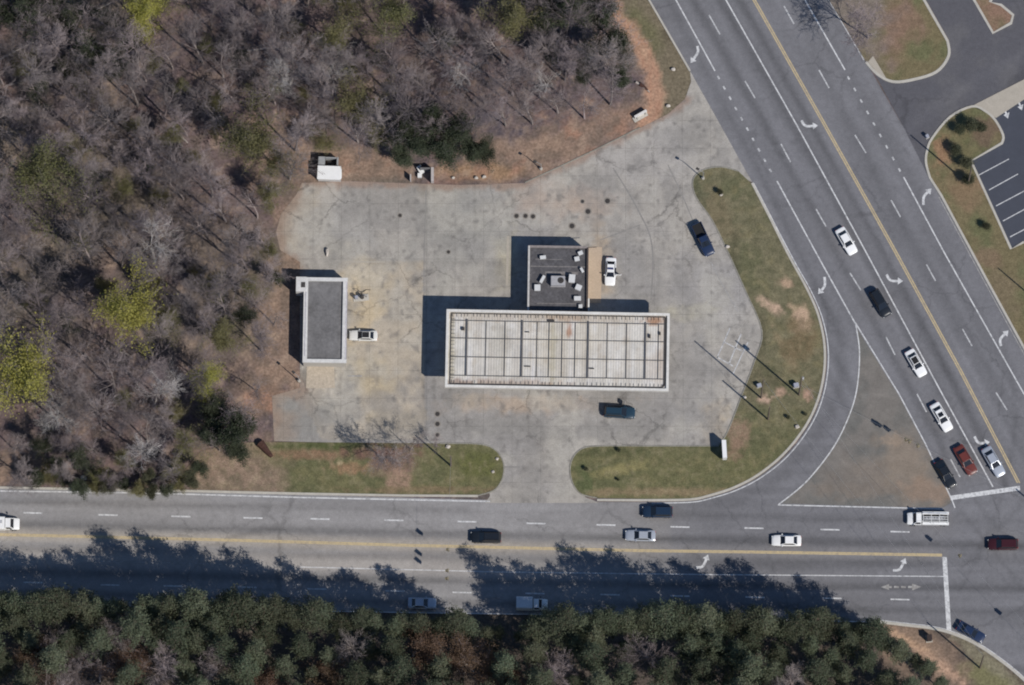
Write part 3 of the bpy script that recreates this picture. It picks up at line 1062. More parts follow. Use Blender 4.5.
def build_canopy():
    H = 5.6
    cx, cy = at(557.5, 350, H)
    root = empty('fuel_canopy', (cx, cy, 0), R(-1.1))
    tag(root, 'long white ribbed metal filling station canopy with dark roof beams', 'canopy')
    Lx, Ly = 37.1, 13.2
    hx, hy = Lx / 2, Ly / 2
    # fascia: four boards
    t = .42
    mb = MB()
    mb.box((0, hy - t / 2, H - .45), (Lx, t, .9))
    mb.box((0, -hy + t / 2, H - .45), (Lx, t, .9))
    mb.box((-hx + t / 2, 0, H - .452), (t, Ly - 2 * t - .004, .9))
    mb.box((hx - t / 2, 0, H - .452), (t, Ly - 2 * t - .004, .9))
    mb.build('fascia', M_roofw, root)
    # ribbed deck, real ribs; stains are part of the sheet
    mb = MB()
    n = 84
    x0, x1 = -hx + t, hx - t
    prof = []
    for i in range(n):
        a = x0 + (x1 - x0) * i / n
        w = (x1 - x0) / n
        prof += [(a, 0), (a + .66 * w, 0), (a + .74 * w, .035), (a + .93 * w, .035)]
    prof.append((x1, 0))
    y0, y1 = -hy + t, hy - t
    zb = H - .34
    m = len(prof)
    ny = 26
    for j in range(ny + 1):
        y = y0 + (y1 - y0) * j / ny
        mb.v.extend((x, y, zb + z) for x, z in prof)
    for j in range(ny):
        for i in range(m - 1):
            mb.f.append((j * m + i, j * m + i + 1, (j + 1) * m + i + 1, (j + 1) * m + i))
            mb.mi.append(0)
    rr = random.Random(5)
    nd = len(mb.v)
    for i in range(52):
        x = -hx + 1.0 + i * (Lx - 2) / 51
        for y in (hy - .95, -hy + .95):
            mb.box((x + rr.uniform(-.2, .2), y, zb + .09), (.09, .5 + rr.uniform(-.15, .1), .1))
    for i in range(17):
        y = -hy + 1.6 + i * (Ly - 3.2) / 16
        mb.box((-hx + 1.2, y, zb + .09), (.55, .09, .1))
    me = mb.mesh('roof_deck')
    co = np.array(mb.v)
    du, dv = co[:, 0] * PPM + 557.5, 349 - co[:, 1] * PPM
    c = np.zeros((len(co), 3)) + A(222, 216, 205)
    strk = vnoise(du / 3.1, dv / 60, 3) * .6 + vnoise(du / 11, dv / 40, 5) * .4
    c = mix(c, A(200, 190, 176), np.clip((strk - .52) * 5, 0, 1) * .5)
    c = mix(c, A(180, 160, 132), np.clip((fbm(du, dv, 9, 3) - .6) * 8, 0, 1) * .35)
    c = mix(c, A(186, 182, 176), np.clip((fbm(du, dv, 16, 11) - .55) * 7, 0, 1) * .4)
    c = mix(c, A(232, 228, 224), np.clip((.42 - strk) * 5, 0, 1) * .7)
    for (bx, by, rx, ry, cl, k) in ((566, 345, 26, 40, A(206, 192, 166), .35), (553, 350, 3, 36, A(190, 178, 140), .45), (653, 317, 12, 4, A(184, 130, 92), .9), (566, 316, 18, 3, A(180, 140, 104), .8),
                                    (569, 328, 3, 6, A(184, 130, 96), .8), (500, 345, 8, 30, A(190, 182, 166), .5), (655, 365, 8, 14, A(206, 192, 176), .6), (460, 383, 20, 3, A(150, 120, 104), .7),
                                    (510, 383, 50, 3, A(186, 160, 140), .6), (452, 350, 3, 40, A(196, 186, 160), .7), (540, 316, 110, 4, A(196, 180, 160), .6), (662, 350, 3, 36, A(206, 188, 170), .6)):
        c = mix(c, cl, blob(du, dv, bx, by, rx, ry, seed=4, rough=1.0) * k)
    br = np.arange(len(co)) >= nd
    c = np.where(br[:, None], c * .68, c)
    c = c * (.9 + .2 * fbm(du, dv, 6, 8))[:, None]
    set_cols(me, c)
    link('roof_deck', me, M_deck, root)
    # soffit
    mb = MB()
    mb.box((0, 0, H - .82), (Lx - 2 * t - .02, Ly - 2 * t - .02, .1))
    mb.build('soffit', M_roofw, root)

    def X(px):
        return (px - 557.5) / PPM

    def Y(py):
        return (349 - py) / PPM
    # heavy beams across the deck
    for px in (467, 522, 588, 645):
        mb = MB()
        mb.box((X(px), Y(348), H - .22), (.26, 9.6, .22))
        mb.build('roof_beam', M_beam, root)
    # panel seams: low standing angles
    for py in (320.5, 338.5, 357.5, 376.5):
        mb = MB()
        mb.box((0, Y(py), H - .22), (Lx - 1.8, .09, .10))
        mb.build('purlin', M_beam, root)
    for px in (486, 505, 537, 549, 562, 575, 607, 626, 658):
        mb = MB()
        mb.box((X(px), Y(348.5), H - .235), (.09, 9.3, .08))
        mb.build('seam', M_dark, root)
    # perimeter gutter and clips
    mb = MB()
    for (a, b) in (((-hx + .75, -hy + .62), (hx - 1.2, -hy + .62)), ((-hx + .75, hy - .62), (hx - .75, hy - .62)), ((hx - .7, -hy + 1.1), (hx - .7, hy - .7)), ((-hx + .8, -hy + .7), (-hx + .8, hy - .7)),
                   ((hx - 1.2, -hy + .62), (hx - .7, -hy + 1.1))):
        d = Vector((b[0] - a[0], b[1] - a[1]))
        wd = .34 if a[0] > hx - 1.5 else .16
        mb.box(((a[0] + b[0]) / 2, (a[1] + b[1]) / 2, H - .25 + (.002 if wd > .2 else 0)), (d.length, wd, .08), math.atan2(d.y, d.x))
    mb.build('gutter', M_dark, root)
    for (px, py, w, d, h) in ((463, 329, .5, .5, .3), (550.5, 319, 1.1, .3, .2), (649, 333, .3, .6, .3), (659, 330, .3, .5, .25), (592, 367, .8, .13, .2), (528, 366, 1.0, .13, .15), (527, 331, .7, .13, .15)):
        MB().box((X(px), Y(py), zb + .06 + h / 2), (w, d, h)).build('roof_vent', M_dark, root)
    mb = MB()
    # columns
    for px in (467, 522, 588, 645):
        for y in (-3.6, 3.6):
            c = MB()
            c.box((X(px), y, (H - .87) / 2), (.4, .4, H - .87))
            c.build('column', M_roofw, root)
    return root


build_canopy()


def build_store():
    H = 3.9
    x0, y0 = at(528, 246, H)
    x1, y1 = at(588, 318, H)
    cx, cy = (x0 + x1) / 2, (y0 + y1) / 2
    root = empty('shop_building', (cx, cy, 0), R(-.8))
    tag(root, 'small flat roofed shop with dark roof and white rooftop units', 'building')
    w, d = x1 - x0, y0 - y1
    hx, hy = w / 2, d / 2
    M_wall = material('painted_block', A(200, 194, 184), .85, fine=(3, .12))
    M_r = material('dark_roof_membrane', A(94, 92, 95), .9, fine=(2.4, .35), coarse=(.5, .3))
    mb = MB()
    for (c, s) in (((0, hy - .1), (w, .2)), ((0, -hy + .1), (w, .2)), ((-hx + .1, 0), (.2, d - .404)), ((hx - .1, 0), (.2, d - .404))):
        mb.box((c[0], c[1], (H - .35) / 2), (s[0], s[1], H - .35))
    mb.build('wall', M_wall, root)
    mb = MB()
    mb.box((0, 0, H - .42), (w - .42, d - .42, .14))
    mb.build('roof', M_r, root)
    # parapet cappings
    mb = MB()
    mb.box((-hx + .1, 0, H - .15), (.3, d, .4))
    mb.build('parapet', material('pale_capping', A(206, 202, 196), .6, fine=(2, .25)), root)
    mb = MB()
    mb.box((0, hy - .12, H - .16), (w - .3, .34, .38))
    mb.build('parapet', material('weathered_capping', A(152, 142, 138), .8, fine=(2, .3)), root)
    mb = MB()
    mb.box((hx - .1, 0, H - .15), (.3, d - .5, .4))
    mb.build('parapet', material('shadow_toned_capping', A(80, 70, 66), .8, fine=(2, .3)), root)  # wall shadow along the right parapet, put into the capping colour
    # pale membrane laps
    Mp = material('roof_patch', A(132, 127, 125), .9, fine=(3, .4))
    for c_, d_ in (((0, 2.7), (w - .8, .18)), ((.4, -3.6), (w - 2.2, .12)), ((-1.5, 3.9), (4.6, .12)), ((.6, 1.6), (5.5, .5))):
        MB().box((c_[0], c_[1], H - .344), (d_[0], d_[1], .013)).build('roof_seam', Mp, root)

    def X(px):
        return (px - 558) / PPM

    def Y(py):
        return (282 - py) / PPM
    Mu = material('rooftop_unit_metal', A(222, 222, 220), .5, fine=(3, .1))
    zt = H - .35
    # main cooling unit with fan
    ac = empty('cooling_unit', (cx + X(558), cy + Y(281.5), zt), R(-.8))
    ac.parent = None
    tag(ac, 'largest grey white cooling unit with round fan on shop roof', 'cooling unit')
    mb = MB()
    mb.box((0, 0, .55), (2.3, 1.6, 1.1))
    mb.box((0, 0, .06), (2.5, 1.75, .12))
    mb.build('casing', material('unit_grey', A(176, 174, 176), .5, fine=(3, .15)), ac)
    mb = MB()
    for k in range(16):
        a0, a1 = 2 * math.pi * k / 16, 2 * math.pi * (k + 1) / 16
        mb.tube((.45 + .48 * math.cos(a0), .05 + .48 * math.sin(a0), 1.12), (.45 + .48 * math.cos(a1), .05 + .48 * math.sin(a1), 1.12), .05, n=5)
    mb.tube((.45, .05, 1.1), (.45, .05, 1.115), .46, n=16)
    for k in range(5):
        a = 2 * math.pi * k / 5
        mb.box((.45 + .22 * math.cos(a), .05 + .22 * math.sin(a), 1.13), (.42, .14, .02), a)
    mb.build('fan', M_dark, ac)

    def unit(px, py, w_, d_, h_, lab, rz=0, kind='vent'):
        r = empty('roof_vent_box', (cx + X(px), cy + Y(py), zt), rz)
        tag(r, lab, 'vent', 'vents and boxes on the shop roof')
        b = MB()
        b.box((0, 0, .1), (w_ * .8, d_ * .8, .2))
        b.build('curb', M_dark, r)
        b = MB()
        b.box((0, 0, .2 + h_ / 2), (w_, d_, h_), taper=.9)
        b.box((0, 0, .22 + h_), (w_ * 1.04, d_ * 1.04, .05))
        b.build('hood', Mu, r)
    unit(543, 257, .95, .55, .4, 'white vent hood alone near the top left of the shop roof', .1)
    unit(537.5, 288, .95, 1.0, .4, 'square white box at the lower left of the shop roof')
    unit(542.5, 279.5, .45, 1.3, .5, 'narrow tilted white duct left of the large cooling unit', -.5)
    unit(572, 279, 1.0, 1.3, .7, 'tall white duct just right of the large cooling unit', -.1)
    unit(578.5, 288, .95, .9, .6, 'white box below right of the large cooling unit', -.4)
    unit(577.5, 299, 1.1, .7, .4, 'flat white box at the lower right of the shop roof')
    unit(577, 258.5, .8, .7, .35, 'dull white box under another near the top right of the shop roof', .2)
    unit(580.5, 252.5, .75, .6, .35, 'dull white box in the top right corner of the shop roof', .4)
    unit(582, 270, .4, .8, .35, 'slim white hood halfway up the right edge of the shop roof', .5)
    unit(580.5, 307, .6, .6, .3, 'rusty looking box at the canopy end of the shop roof')
    mb = MB()
    mb.box((hx + .15, -hy + 2.2, 1.9), (.3, 2.5, 3.6))
    mb.build('side_panel', M_roofw, root)
    mb = MB()
    mb.tube((hx - .2, hy - .2, H), (hx + 1.4, hy - .1, H + .02), .05)
    mb.build('roof_pipe', M_dark, root)
    # windows and door on the front, under the canopy
    Mg = material('dark_glass', (.02, .025, .03), .1, spec=.5)
    for x in (-3.2, 3.2):
        f = MB().box((x, -hy - .03, 1.6), (2.6, .08, 1.7)).build('window', Mg, root)
    MB().box((0, -hy - .03, 1.1), (1.8, .08, 2.2)).build('door', Mg, root)
    MB().box((hx + .03, 2.0, 1.1), (.06, 1.0, 2.1)).build('door', material('door_paint', A(120, 110, 100), .6), root)
    # tan walkway beside the wall
    sheet('walkway', [(588, 247), (602, 247), (601, 303), (588, 303)], .10, material('tan_walk', A(198, 174, 148), .9, fine=(4, .14)), None, 1.0, 'tan concrete walkway beside the shop wall', None, .07)


build_store()


def build_garage():
    H = 3.4
    x0, y0 = at(303.5, 277.5, H)
    x1, y1 = at(347, 362.5, H)
    cx, cy = (x0 + x1) / 2, (y0 + y1) / 2
    root = empty('garage_building', (cx, cy, 0), R(-.7))
    tag(root, 'narrow grey roofed building with white parapet beside the woods', 'building')
    w, d = x1 - x0, y0 - y1
    hx, hy = w / 2, d / 2
    Mw = material('white_parapet', A(222, 220, 216), .6, fine=(2, .12), coarse=(.5, .08))
    Mr = material('grey_roof_felt', A(120, 118, 118), .9, fine=(2.5, .22), coarse=(.3, .3))
    Mwall = material('garage_block', A(196, 190, 180), .85, fine=(3, .12))
    t = .6
    mb = MB()
    for (c, s) in (((0, hy - .15), (w - .2, .3)), ((0, -hy + .15), (w - .2, .3)), ((-hx + .25, 0), (.3, d - .604)), ((hx - .25, 0), (.3, d - .604))):
        mb.box((c[0], c[1], (H - .5) / 2), (s[0], s[1], H - .5))
    mb.build('wall', Mwall, root)
    MB().box((0, 0, H - .42), (w - 2 * t, d - 2 * t, .14)).build('roof', Mr, root)
    mb = MB()
    mb.box((0, hy - t / 2, H - .25), (w, t, .5))
    mb.box((0, -hy + t / 2, H - .25), (w, t, .5))
    mb.box((-hx + t * .6, 0, H - .252), (t * 1.2, d - 2 * t - .004, .5))
    mb.box((hx - t * .9, 0, H - .252), (t * .8, d - 2 * t - .004, .5))
    mb.build('parapet', Mw, root)
    mb = MB()
    mb.box((-hx + t * .6, 0, H + .02), (.1, d - 2.2, .08))
    mb.box((hx - .3, 0, H - .3), (.45, d - 1.0, .1))
    mb.build('gutter', material('gutter_white', A(196, 192, 200), .5, fine=(2, .2)), root)
    mb = MB()
    mb.box((hx - .35, -1.5, H - .24), (.12, d * .7, .03))
    mb.build('gutter_channel', M_dark, root)
    # chimney-like corner block
    bx, by = at(301.5, 284.5, H)
    bx -= cx
    by -= cy
    mb = MB()
    mb.box((bx - .1, by, (H + .1) / 2), (1.75, 2.5, H + .1))
    ch = mb.build('stair_block', Mw, root)
    mb = MB()
    mb.box((bx + .2, by - .1, H + .115), (.7, .9, .03))
    mb.build('hatch', M_dark, ch)
    for yy in (3.4, -.8, -5.0):
        MB().box((hx - .06, yy, 1.45), (.08, 3.0, 2.9)).build('roller_door', material('roller_grey', A(160, 158, 154), .5, fine=(4, .1)), root)
    # ramp/steps of planks at the lower end
    sheet('plank_ramp', [(307, 366), (334, 366), (335, 388), (306, 388)], .07, material('plank_tan', A(196, 180, 158), .9, fine=(3, .22), coarse=(1, .1)), None, 1.0, 'tan plank ramp at the lower end of the narrow building', None, .05)


build_garage()


def build_shed():
    x, y = at(330, 171)
    root = empty('storage_shed', (x, y, 0), R(-2))
    tag(root, 'small white roofed shed with grey lean-to at the wood edge', 'shed')
    Mw = material('white_sheet', A(244, 244, 242), .5, fine=(2, .05))
    mb = MB()
    mb.box((0, -.7, 1.05), (3.8, 2.2, 2.1))
    mb.build('wall', material('shed_wall', A(210, 208, 204), .7), root)
    mb = MB()
    pr = [(-2.05, -1.95, 2.15), (1.75, -1.95, 2.15), (2.05, -1.6, 2.12), (2.0, -.2, 2.25), (1.6, .35, 2.3), (-2.0, .35, 2.3)]
    mb.loft([[(a, b, c - .1) for a, b, c in pr], [(a, b, c) for a, b, c in pr]])
    mb.build('roof', Mw, root)
    mb = MB()
    mb.box((-1.4, 1.2, .95), (1.1, 1.6, 1.9))
    mb.box((1.25, 1.25, .95), (.25, 1.5, 1.9))
    mb.box((.2, 1.85, .95), (2.0, .2, 1.9))
    mb.build('lean_to', material('lean_grey', A(160, 162, 164), .7, fine=(2, .15)), root)
    MB().box((.2, .95, .3), (1.4, 1.1, .6)).build('crate', M_dark, root)  # dark box standing for the dark opening of the lean-to
    # its clutter neighbour: bin screen with white junk
    x, y = at(428, 176)
    r = empty('bin_screen', (x, y, 0))
    tag(r, 'pale upright panel and rail of a bin screen at the wood edge', 'screen')
    MB().box((.75, -.1, 1.0), (.45, 2.3, 2.0)).build('panel', material('screen_pale', A(196, 188, 186), .8, fine=(2, .2)), r)
    MB().box((-.4, .95, .9), (1.9, .2, 1.8)).build('panel', material('screen_grey', A(120, 120, 122), .8, fine=(2, .2)), r)
    MB().box((-2.9, -.5, .7), (.2, 1.0, 1.4)).build('post', MATS['screen_pale'], r)
    x, y = at(421, 172)
    r = empty('discarded_fridge', (x, y, 0), .3)
    tag(r, 'white discarded appliances heaped left of the pale bin screen', 'junk')
    MB().box((0, .3, .4), (.8, 1.4, .7), .2).box((-.4, -.6, .35), (.7, .7, .7), -.3).build('body', Mw, r)
    MB().box((.1, .4, .77), (.5, .5, .03), .2).build('door', M_dark, r)


build_shed()

# ------------------------------------------------------------------ vehicles
M_tyre = material('tyre_rubber', (.015, .015, .015), .9)
M_rim = material('wheel_rim', (.4, .4, .42), .35, metal=.8)
M_glass = material('car_glass', (.012, .014, .018), .06, spec=.6)
M_lampw = material('clear_lamp', (.75, .75, .72), .2)
M_lampr = material('red_lamp', (.35, .02, .015), .3)
M_black = material('black_trim', (.015, .015, .016), .6)
M_skin_int = material('cabin_trim', (.04, .04, .045), .8)


def paintm(name, rgb, rough=.34, metal=.0):
    return material('paint_' + name, rgb, rough, coat=.15, metal=metal, fine=(1.5, .03))


PAINT = dict(white=paintm('white', (.78, .78, .77)), silver=paintm('silver', (.46, .49, .54), .3, .35), black=paintm('black', (.013, .017, .024)),
             navy=paintm('navy', (.016, .030, .072)), blue=paintm('blue', (.014, .03, .06)), teal=paintm('teal', (.016, .040, .066)), red=paintm('red', (.135, .036, .030)),
             maroon=paintm('maroon', (.045, .012, .017)), tan=paintm('tan', (.66, .65, .61)), grey=paintm('grey', (.2, .21, .23)))


def section(w, zb, zt, crown=.03, r=.82):
    """closed ring in y,z for a body station (half width w)"""
    return [(-w * .92, zb), (w * .92, zb), (w, zb + .18), (w, zb + (zt - zb) * .62), (w * .965, zt - .06), (w * r, zt), (w * .4, zt + crown), (-w * .4, zt + crown), (-w * r, zt),
            (-w * .965, zt - .06), (-w, zb + (zt - zb) * .62), (-w, zb + .18)]


STYLES = {
    # stations as fraction of length from rear, half-width factor, top height; then cabin (rear base, rear roof, front roof, front base) as fraction
    'sedan': dict(H=1.45, st=[(0, .80, .80), (.015, .90, .90), (.06, .97, .96), (.2, 1, .97), (.5, 1, .96), (.68, 1, .95), (.75, .99, .92), (.9, .965, .84), (.97, .90, .76), (1, .74, .66)],
                  cab=(.12, .27, .55, .72), belt=.95),
    'suv': dict(H=1.75, st=[(0, .86, .95), (.012, .94, 1.06), (.05, .98, 1.1), (.5, 1, 1.08), (.7, 1, 1.06), (.76, .99, 1.04), (.92, .96, .98), (.98, .9, .86), (1, .80, .74)],
                cab=(.015, .07, .56, .73), belt=1.08),
    'pickup': dict(H=1.8, st=[(0, .93, .74), (.01, .96, .78), (.05, .98, .78), (.37, .98, .78), (.40, .99, 1.08), (.7, 1, 1.08), (.76, .99, 1.06), (.92, .96, 1.0), (.98, .9, .88), (1, .80, .76)],
                   cab=(.41, .45, .60, .75), belt=1.06),
}


def make_vehicle(name, label, cat, u, v, head, style, paint, L=4.8, W=1.84, group=None, extra=None, door=None):
    """head: direction of the front on the map (du, dv)"""
    s = STYLES[style]
    H = s['H']
    x, y = at(u, v, H * .55)
    a = math.atan2(-head[1], head[0])
    z0 = .036 if inside(np.array([u]), np.array([v]), LOT)[0] else .031
    root = empty(name, (x, y, z0), a)
    tag(root, label, cat, group)
    pm = PAINT[paint]
    hw = W / 2
    mb = MB()
    rings = []
    for f, wf, zt in s['st']:
        zb = .30 if .05 < f < .95 else .38
        rings.append([((f - .5) * L, p[0], p[1]) for p in section(hw * wf, zb, zt)])
    mb.loft(rings)
    # cabin frame
    r0, r1, f1, f0 = [(k - .5) * L for k in s['cab']]
    zb, zt = s['belt'] - .04, H
    wb, wt = hw * .93, hw * .70
    base = [Vector((r0, -wb * .94, zb)), Vector((f0, -wb * .9, zb)), Vector((f0, wb * .9, zb)), Vector((r0, wb * .94, zb))]
    top = [Vector((r1, -wt * .96, zt - .06)), Vector((f1, -wt * .97, zt - .06)), Vector((f1, wt * .97, zt - .06)), Vector((r1, wt * .96, zt - .06))]
    cap = [Vector((p.x * .97 + (r1 + f1) * .015, p.y * .9, zt)) for p in top]
    mid_ = (r1 + f1) / 2
    mb.loft([base, top, cap])
    body = mb.build('body', pm, root, smooth=True)

    def pane(nm, q, mt=M_glass, off=.012, par=root):
        b = MB()
        b.slab(q, off)
        return b.build(nm, mt, par)

    def inset(p00, p10, p11, p01, m0, m1, n0, n1):
        def bl(s_, t_):
            return p00 * (1 - s_) * (1 - t_) + p10 * s_ * (1 - t_) + p11 * s_ * t_ + p01 * (1 - s_) * t_
        return [bl(m0, n0), bl(m1, n0), bl(m1, n1), bl(m0, n1)]
    pane('windshield', inset(base[1], base[2], top[2], top[1], .05, .95, .04, .97))
    pane('rear_window', inset(base[3], base[0], top[0], top[3], .07, .93, .10 if style != 'suv' else .25, .94))
    pane('side_window', inset(base[0], base[1], top[1], top[0], .07, .90, .12, .90))
    pane('side_window', inset(base[2], base[3], top[3], top[2], .10, .93, .12, .90))
    rw = .34 if style == 'sedan' else .39
    for fx in (.185, .815):
        for sd in (-1, 1):
            b = MB()
            xx, yy = (fx - .5) * L, sd * (hw - .13)
            b.tube((xx, yy - .11, rw), (xx, yy + .11, rw), rw, n=16, mi=0)
            b.tube((xx, yy - .117, rw), (xx, yy + .117, rw), rw * .6, n=12, mi=1)
            b.build('wheel', [M_tyre, M_rim], root)
    zf = s['st'][-2][2]
    for sd in (-1, 1):
        MB().box((L / 2 - .13, sd * hw * .66, zf - .12), (.2, .34, .15), sd * -.35).build('headlight', M_lampw, root)
        MB().box((-L / 2 + .04, sd * hw * .68, s['st'][1][2] - .14), (.1, .3, .18)).build('taillight', M_lampr, root)
        MB().box((f0 - .35, sd * (hw * .93 + .12), s['belt'] + .06), (.16, .22, .14), 0).build('side_mirror', pm, root)
    if style == 'pickup':
        b = MB()
        xb0, xb1 = -L / 2 + .06, (.385 - .5) * L
        for sd in (-1, 1):
            b.box(((xb0 + xb1) / 2, sd * (hw * .96 - .06), .95), (xb1 - xb0, .12, .38))
        b.box((xb0 + .04, 0, .95), (.08, W * .9 - .3, .38))
        b.build('cargo_bed', pm, root)
        MB().box(((xb0 + xb1) / 2 + .02, 0, .82), (xb1 - xb0 - .12, W * .96 - .28, .06)).build('bed_liner', M_black, root)
    if door:
        sd = door
        b = MB()
        b.box((f0 - .55, sd * (hw + .45), .72), (.10, .95, .75))
        d = b.build('door', pm, root)
        MB().box((f0 - .55, sd * (hw + .42), 1.25), (.05, .75, .42)).build('window', M_glass, d)
        MB().box((f0 - 1.15, sd * (hw - .02), .75), (.95, .06, .85)).build('door_opening', M_black, root)
    if extra == 'rack':
        b = MB()
        for sd in (-1, 1):
            b.tube((r1 + .1, sd * wt * .8, zt + .06), (f1 - .1, sd * wt * .8, zt + .06), .025)
        b.build('roof_rack', M_black, root)
    if extra == 'sunroof':
        MB().box(((r1 + f1) / 2 + .15, 0, zt + .002), (.75, wt * 1.35, .02)).build('sunroof', M_glass, root)
    if extra == 'darkroof':
        MB().box(((r1 + f1) / 2 + .05, 0, zt + .002), ((f1 - r1) * .86, wt * 1.55, .02)).build('roof_panel', M_black, root)
    if extra == 'lightbar':
        MB().box(((r1 + f1) / 2 + .1, 0, zt + .07), (.3, wt * 1.5, .13)).build('light_bar', MATS.get('navy_lens') or material('navy_lens', (.03, .04, .12), .2), root)
    return root


DG = (.49, .87)                 # direction of travel of the highway's southbound lanes
G1 = 'cars on the junction roads'
make_vehicle('parked_pickup', 'dark navy pickup parked beside the grass verge on the forecourt', 'pickup', 703, 239, (8, 17.5), 'pickup', 'navy', 5.9, 2.0)
make_vehicle('parked_car', 'white car with open front door parked beside the shop', 'car', 610.5, 271.5, (-.05, 1), 'sedan', 'white', 4.75, 1.8, None, 'lightbar', 1)
make_vehicle('parked_car', 'dull white car with dark roof beside the narrow grey roofed building', 'car', 363.5, 335.5, (-1, -.02), 'sedan', 'tan', 4.7, 1.75, None, 'darkroof')
make_vehicle('parked_car', 'dark teal car with open door stopped below the canopy', 'car', 619.5, 412, (1, .06), 'suv', 'teal', 5.2, 1.95, None, 'rack', 1)
make_vehicle('moving_car', 'black sport utility car driving left on the upper carriageway', 'car', 486, 537, (-1, -.02), 'suv', 'black', 5.0, 1.95, G1, 'rack')
make_vehicle('moving_car', 'silver car with black windows driving left beside the yellow line', 'car', 640.5, 535.5, (-1, -.02), 'sedan', 'silver', 5.0, 1.85, G1)
make_vehicle('moving_car', 'dark blue car hugging the grass verge edge on the upper carriageway', 'car', 657.5, 511.5, (-1, -.01), 'suv', 'blue', 5.0, 1.95, G1)
make_vehicle('moving_car', 'white car with black windscreen driving left near the junction', 'car', 786.5, 540.5, (-1, -.01), 'sedan', 'white', 4.9, 1.85, G1)
make_vehicle('moving_car', 'dark maroon car crossing the junction at the right edge', 'car', 1003, 544, (-1, 0), 'suv', 'maroon', 5.0, 1.9, G1)
make_vehicle('moving_car', 'dark blue car turning around the lower right kerb', 'car', 971, 632, (.86, .5), 'sedan', 'navy', 4.9, 1.85, G1)
make_vehicle('moving_car', 'dim grey car in tree shadow on the lower carriageway', 'car', 422, 603, (1, .02), 'sedan', 'silver', 4.7, 1.85, G1)
make_vehicle('moving_car', 'white car with black windows highest up the highway', 'car', 846.5, 241, DG, 'sedan', 'white', 4.9, 1.85, G1)
make_vehicle('moving_car', 'black car following the highest white car down the highway', 'car', 880.5, 303, DG, 'suv', 'black', 4.9, 1.9, G1)
make_vehicle('moving_car', 'white car with black roof queueing on the highway', 'car', 916, 363, DG, 'sedan', 'white', 4.9, 1.85, G1, 'darkroof')
make_vehicle('moving_car', 'white car with sunroof queueing behind the red car', 'car', 941.5, 417, DG, 'sedan', 'white', 5.2, 1.85, G1, 'sunroof')
make_vehicle('moving_car', 'black car waiting first at the stop line beside the island', 'car', 945.5, 474, DG, 'sedan', 'black', 5.0, 1.85, G1)
make_vehicle('moving_car', 'dark red car waiting in the middle lane at the stop line', 'car', 965.5, 460, DG, 'sedan', 'red', 5.3, 1.95, G1)
make_vehicle('moving_car', 'silver car waiting in the turn lane at the stop line', 'car', 993.5, 461.5, DG, 'sedan', 'silver', 5.4, 1.9, G1)


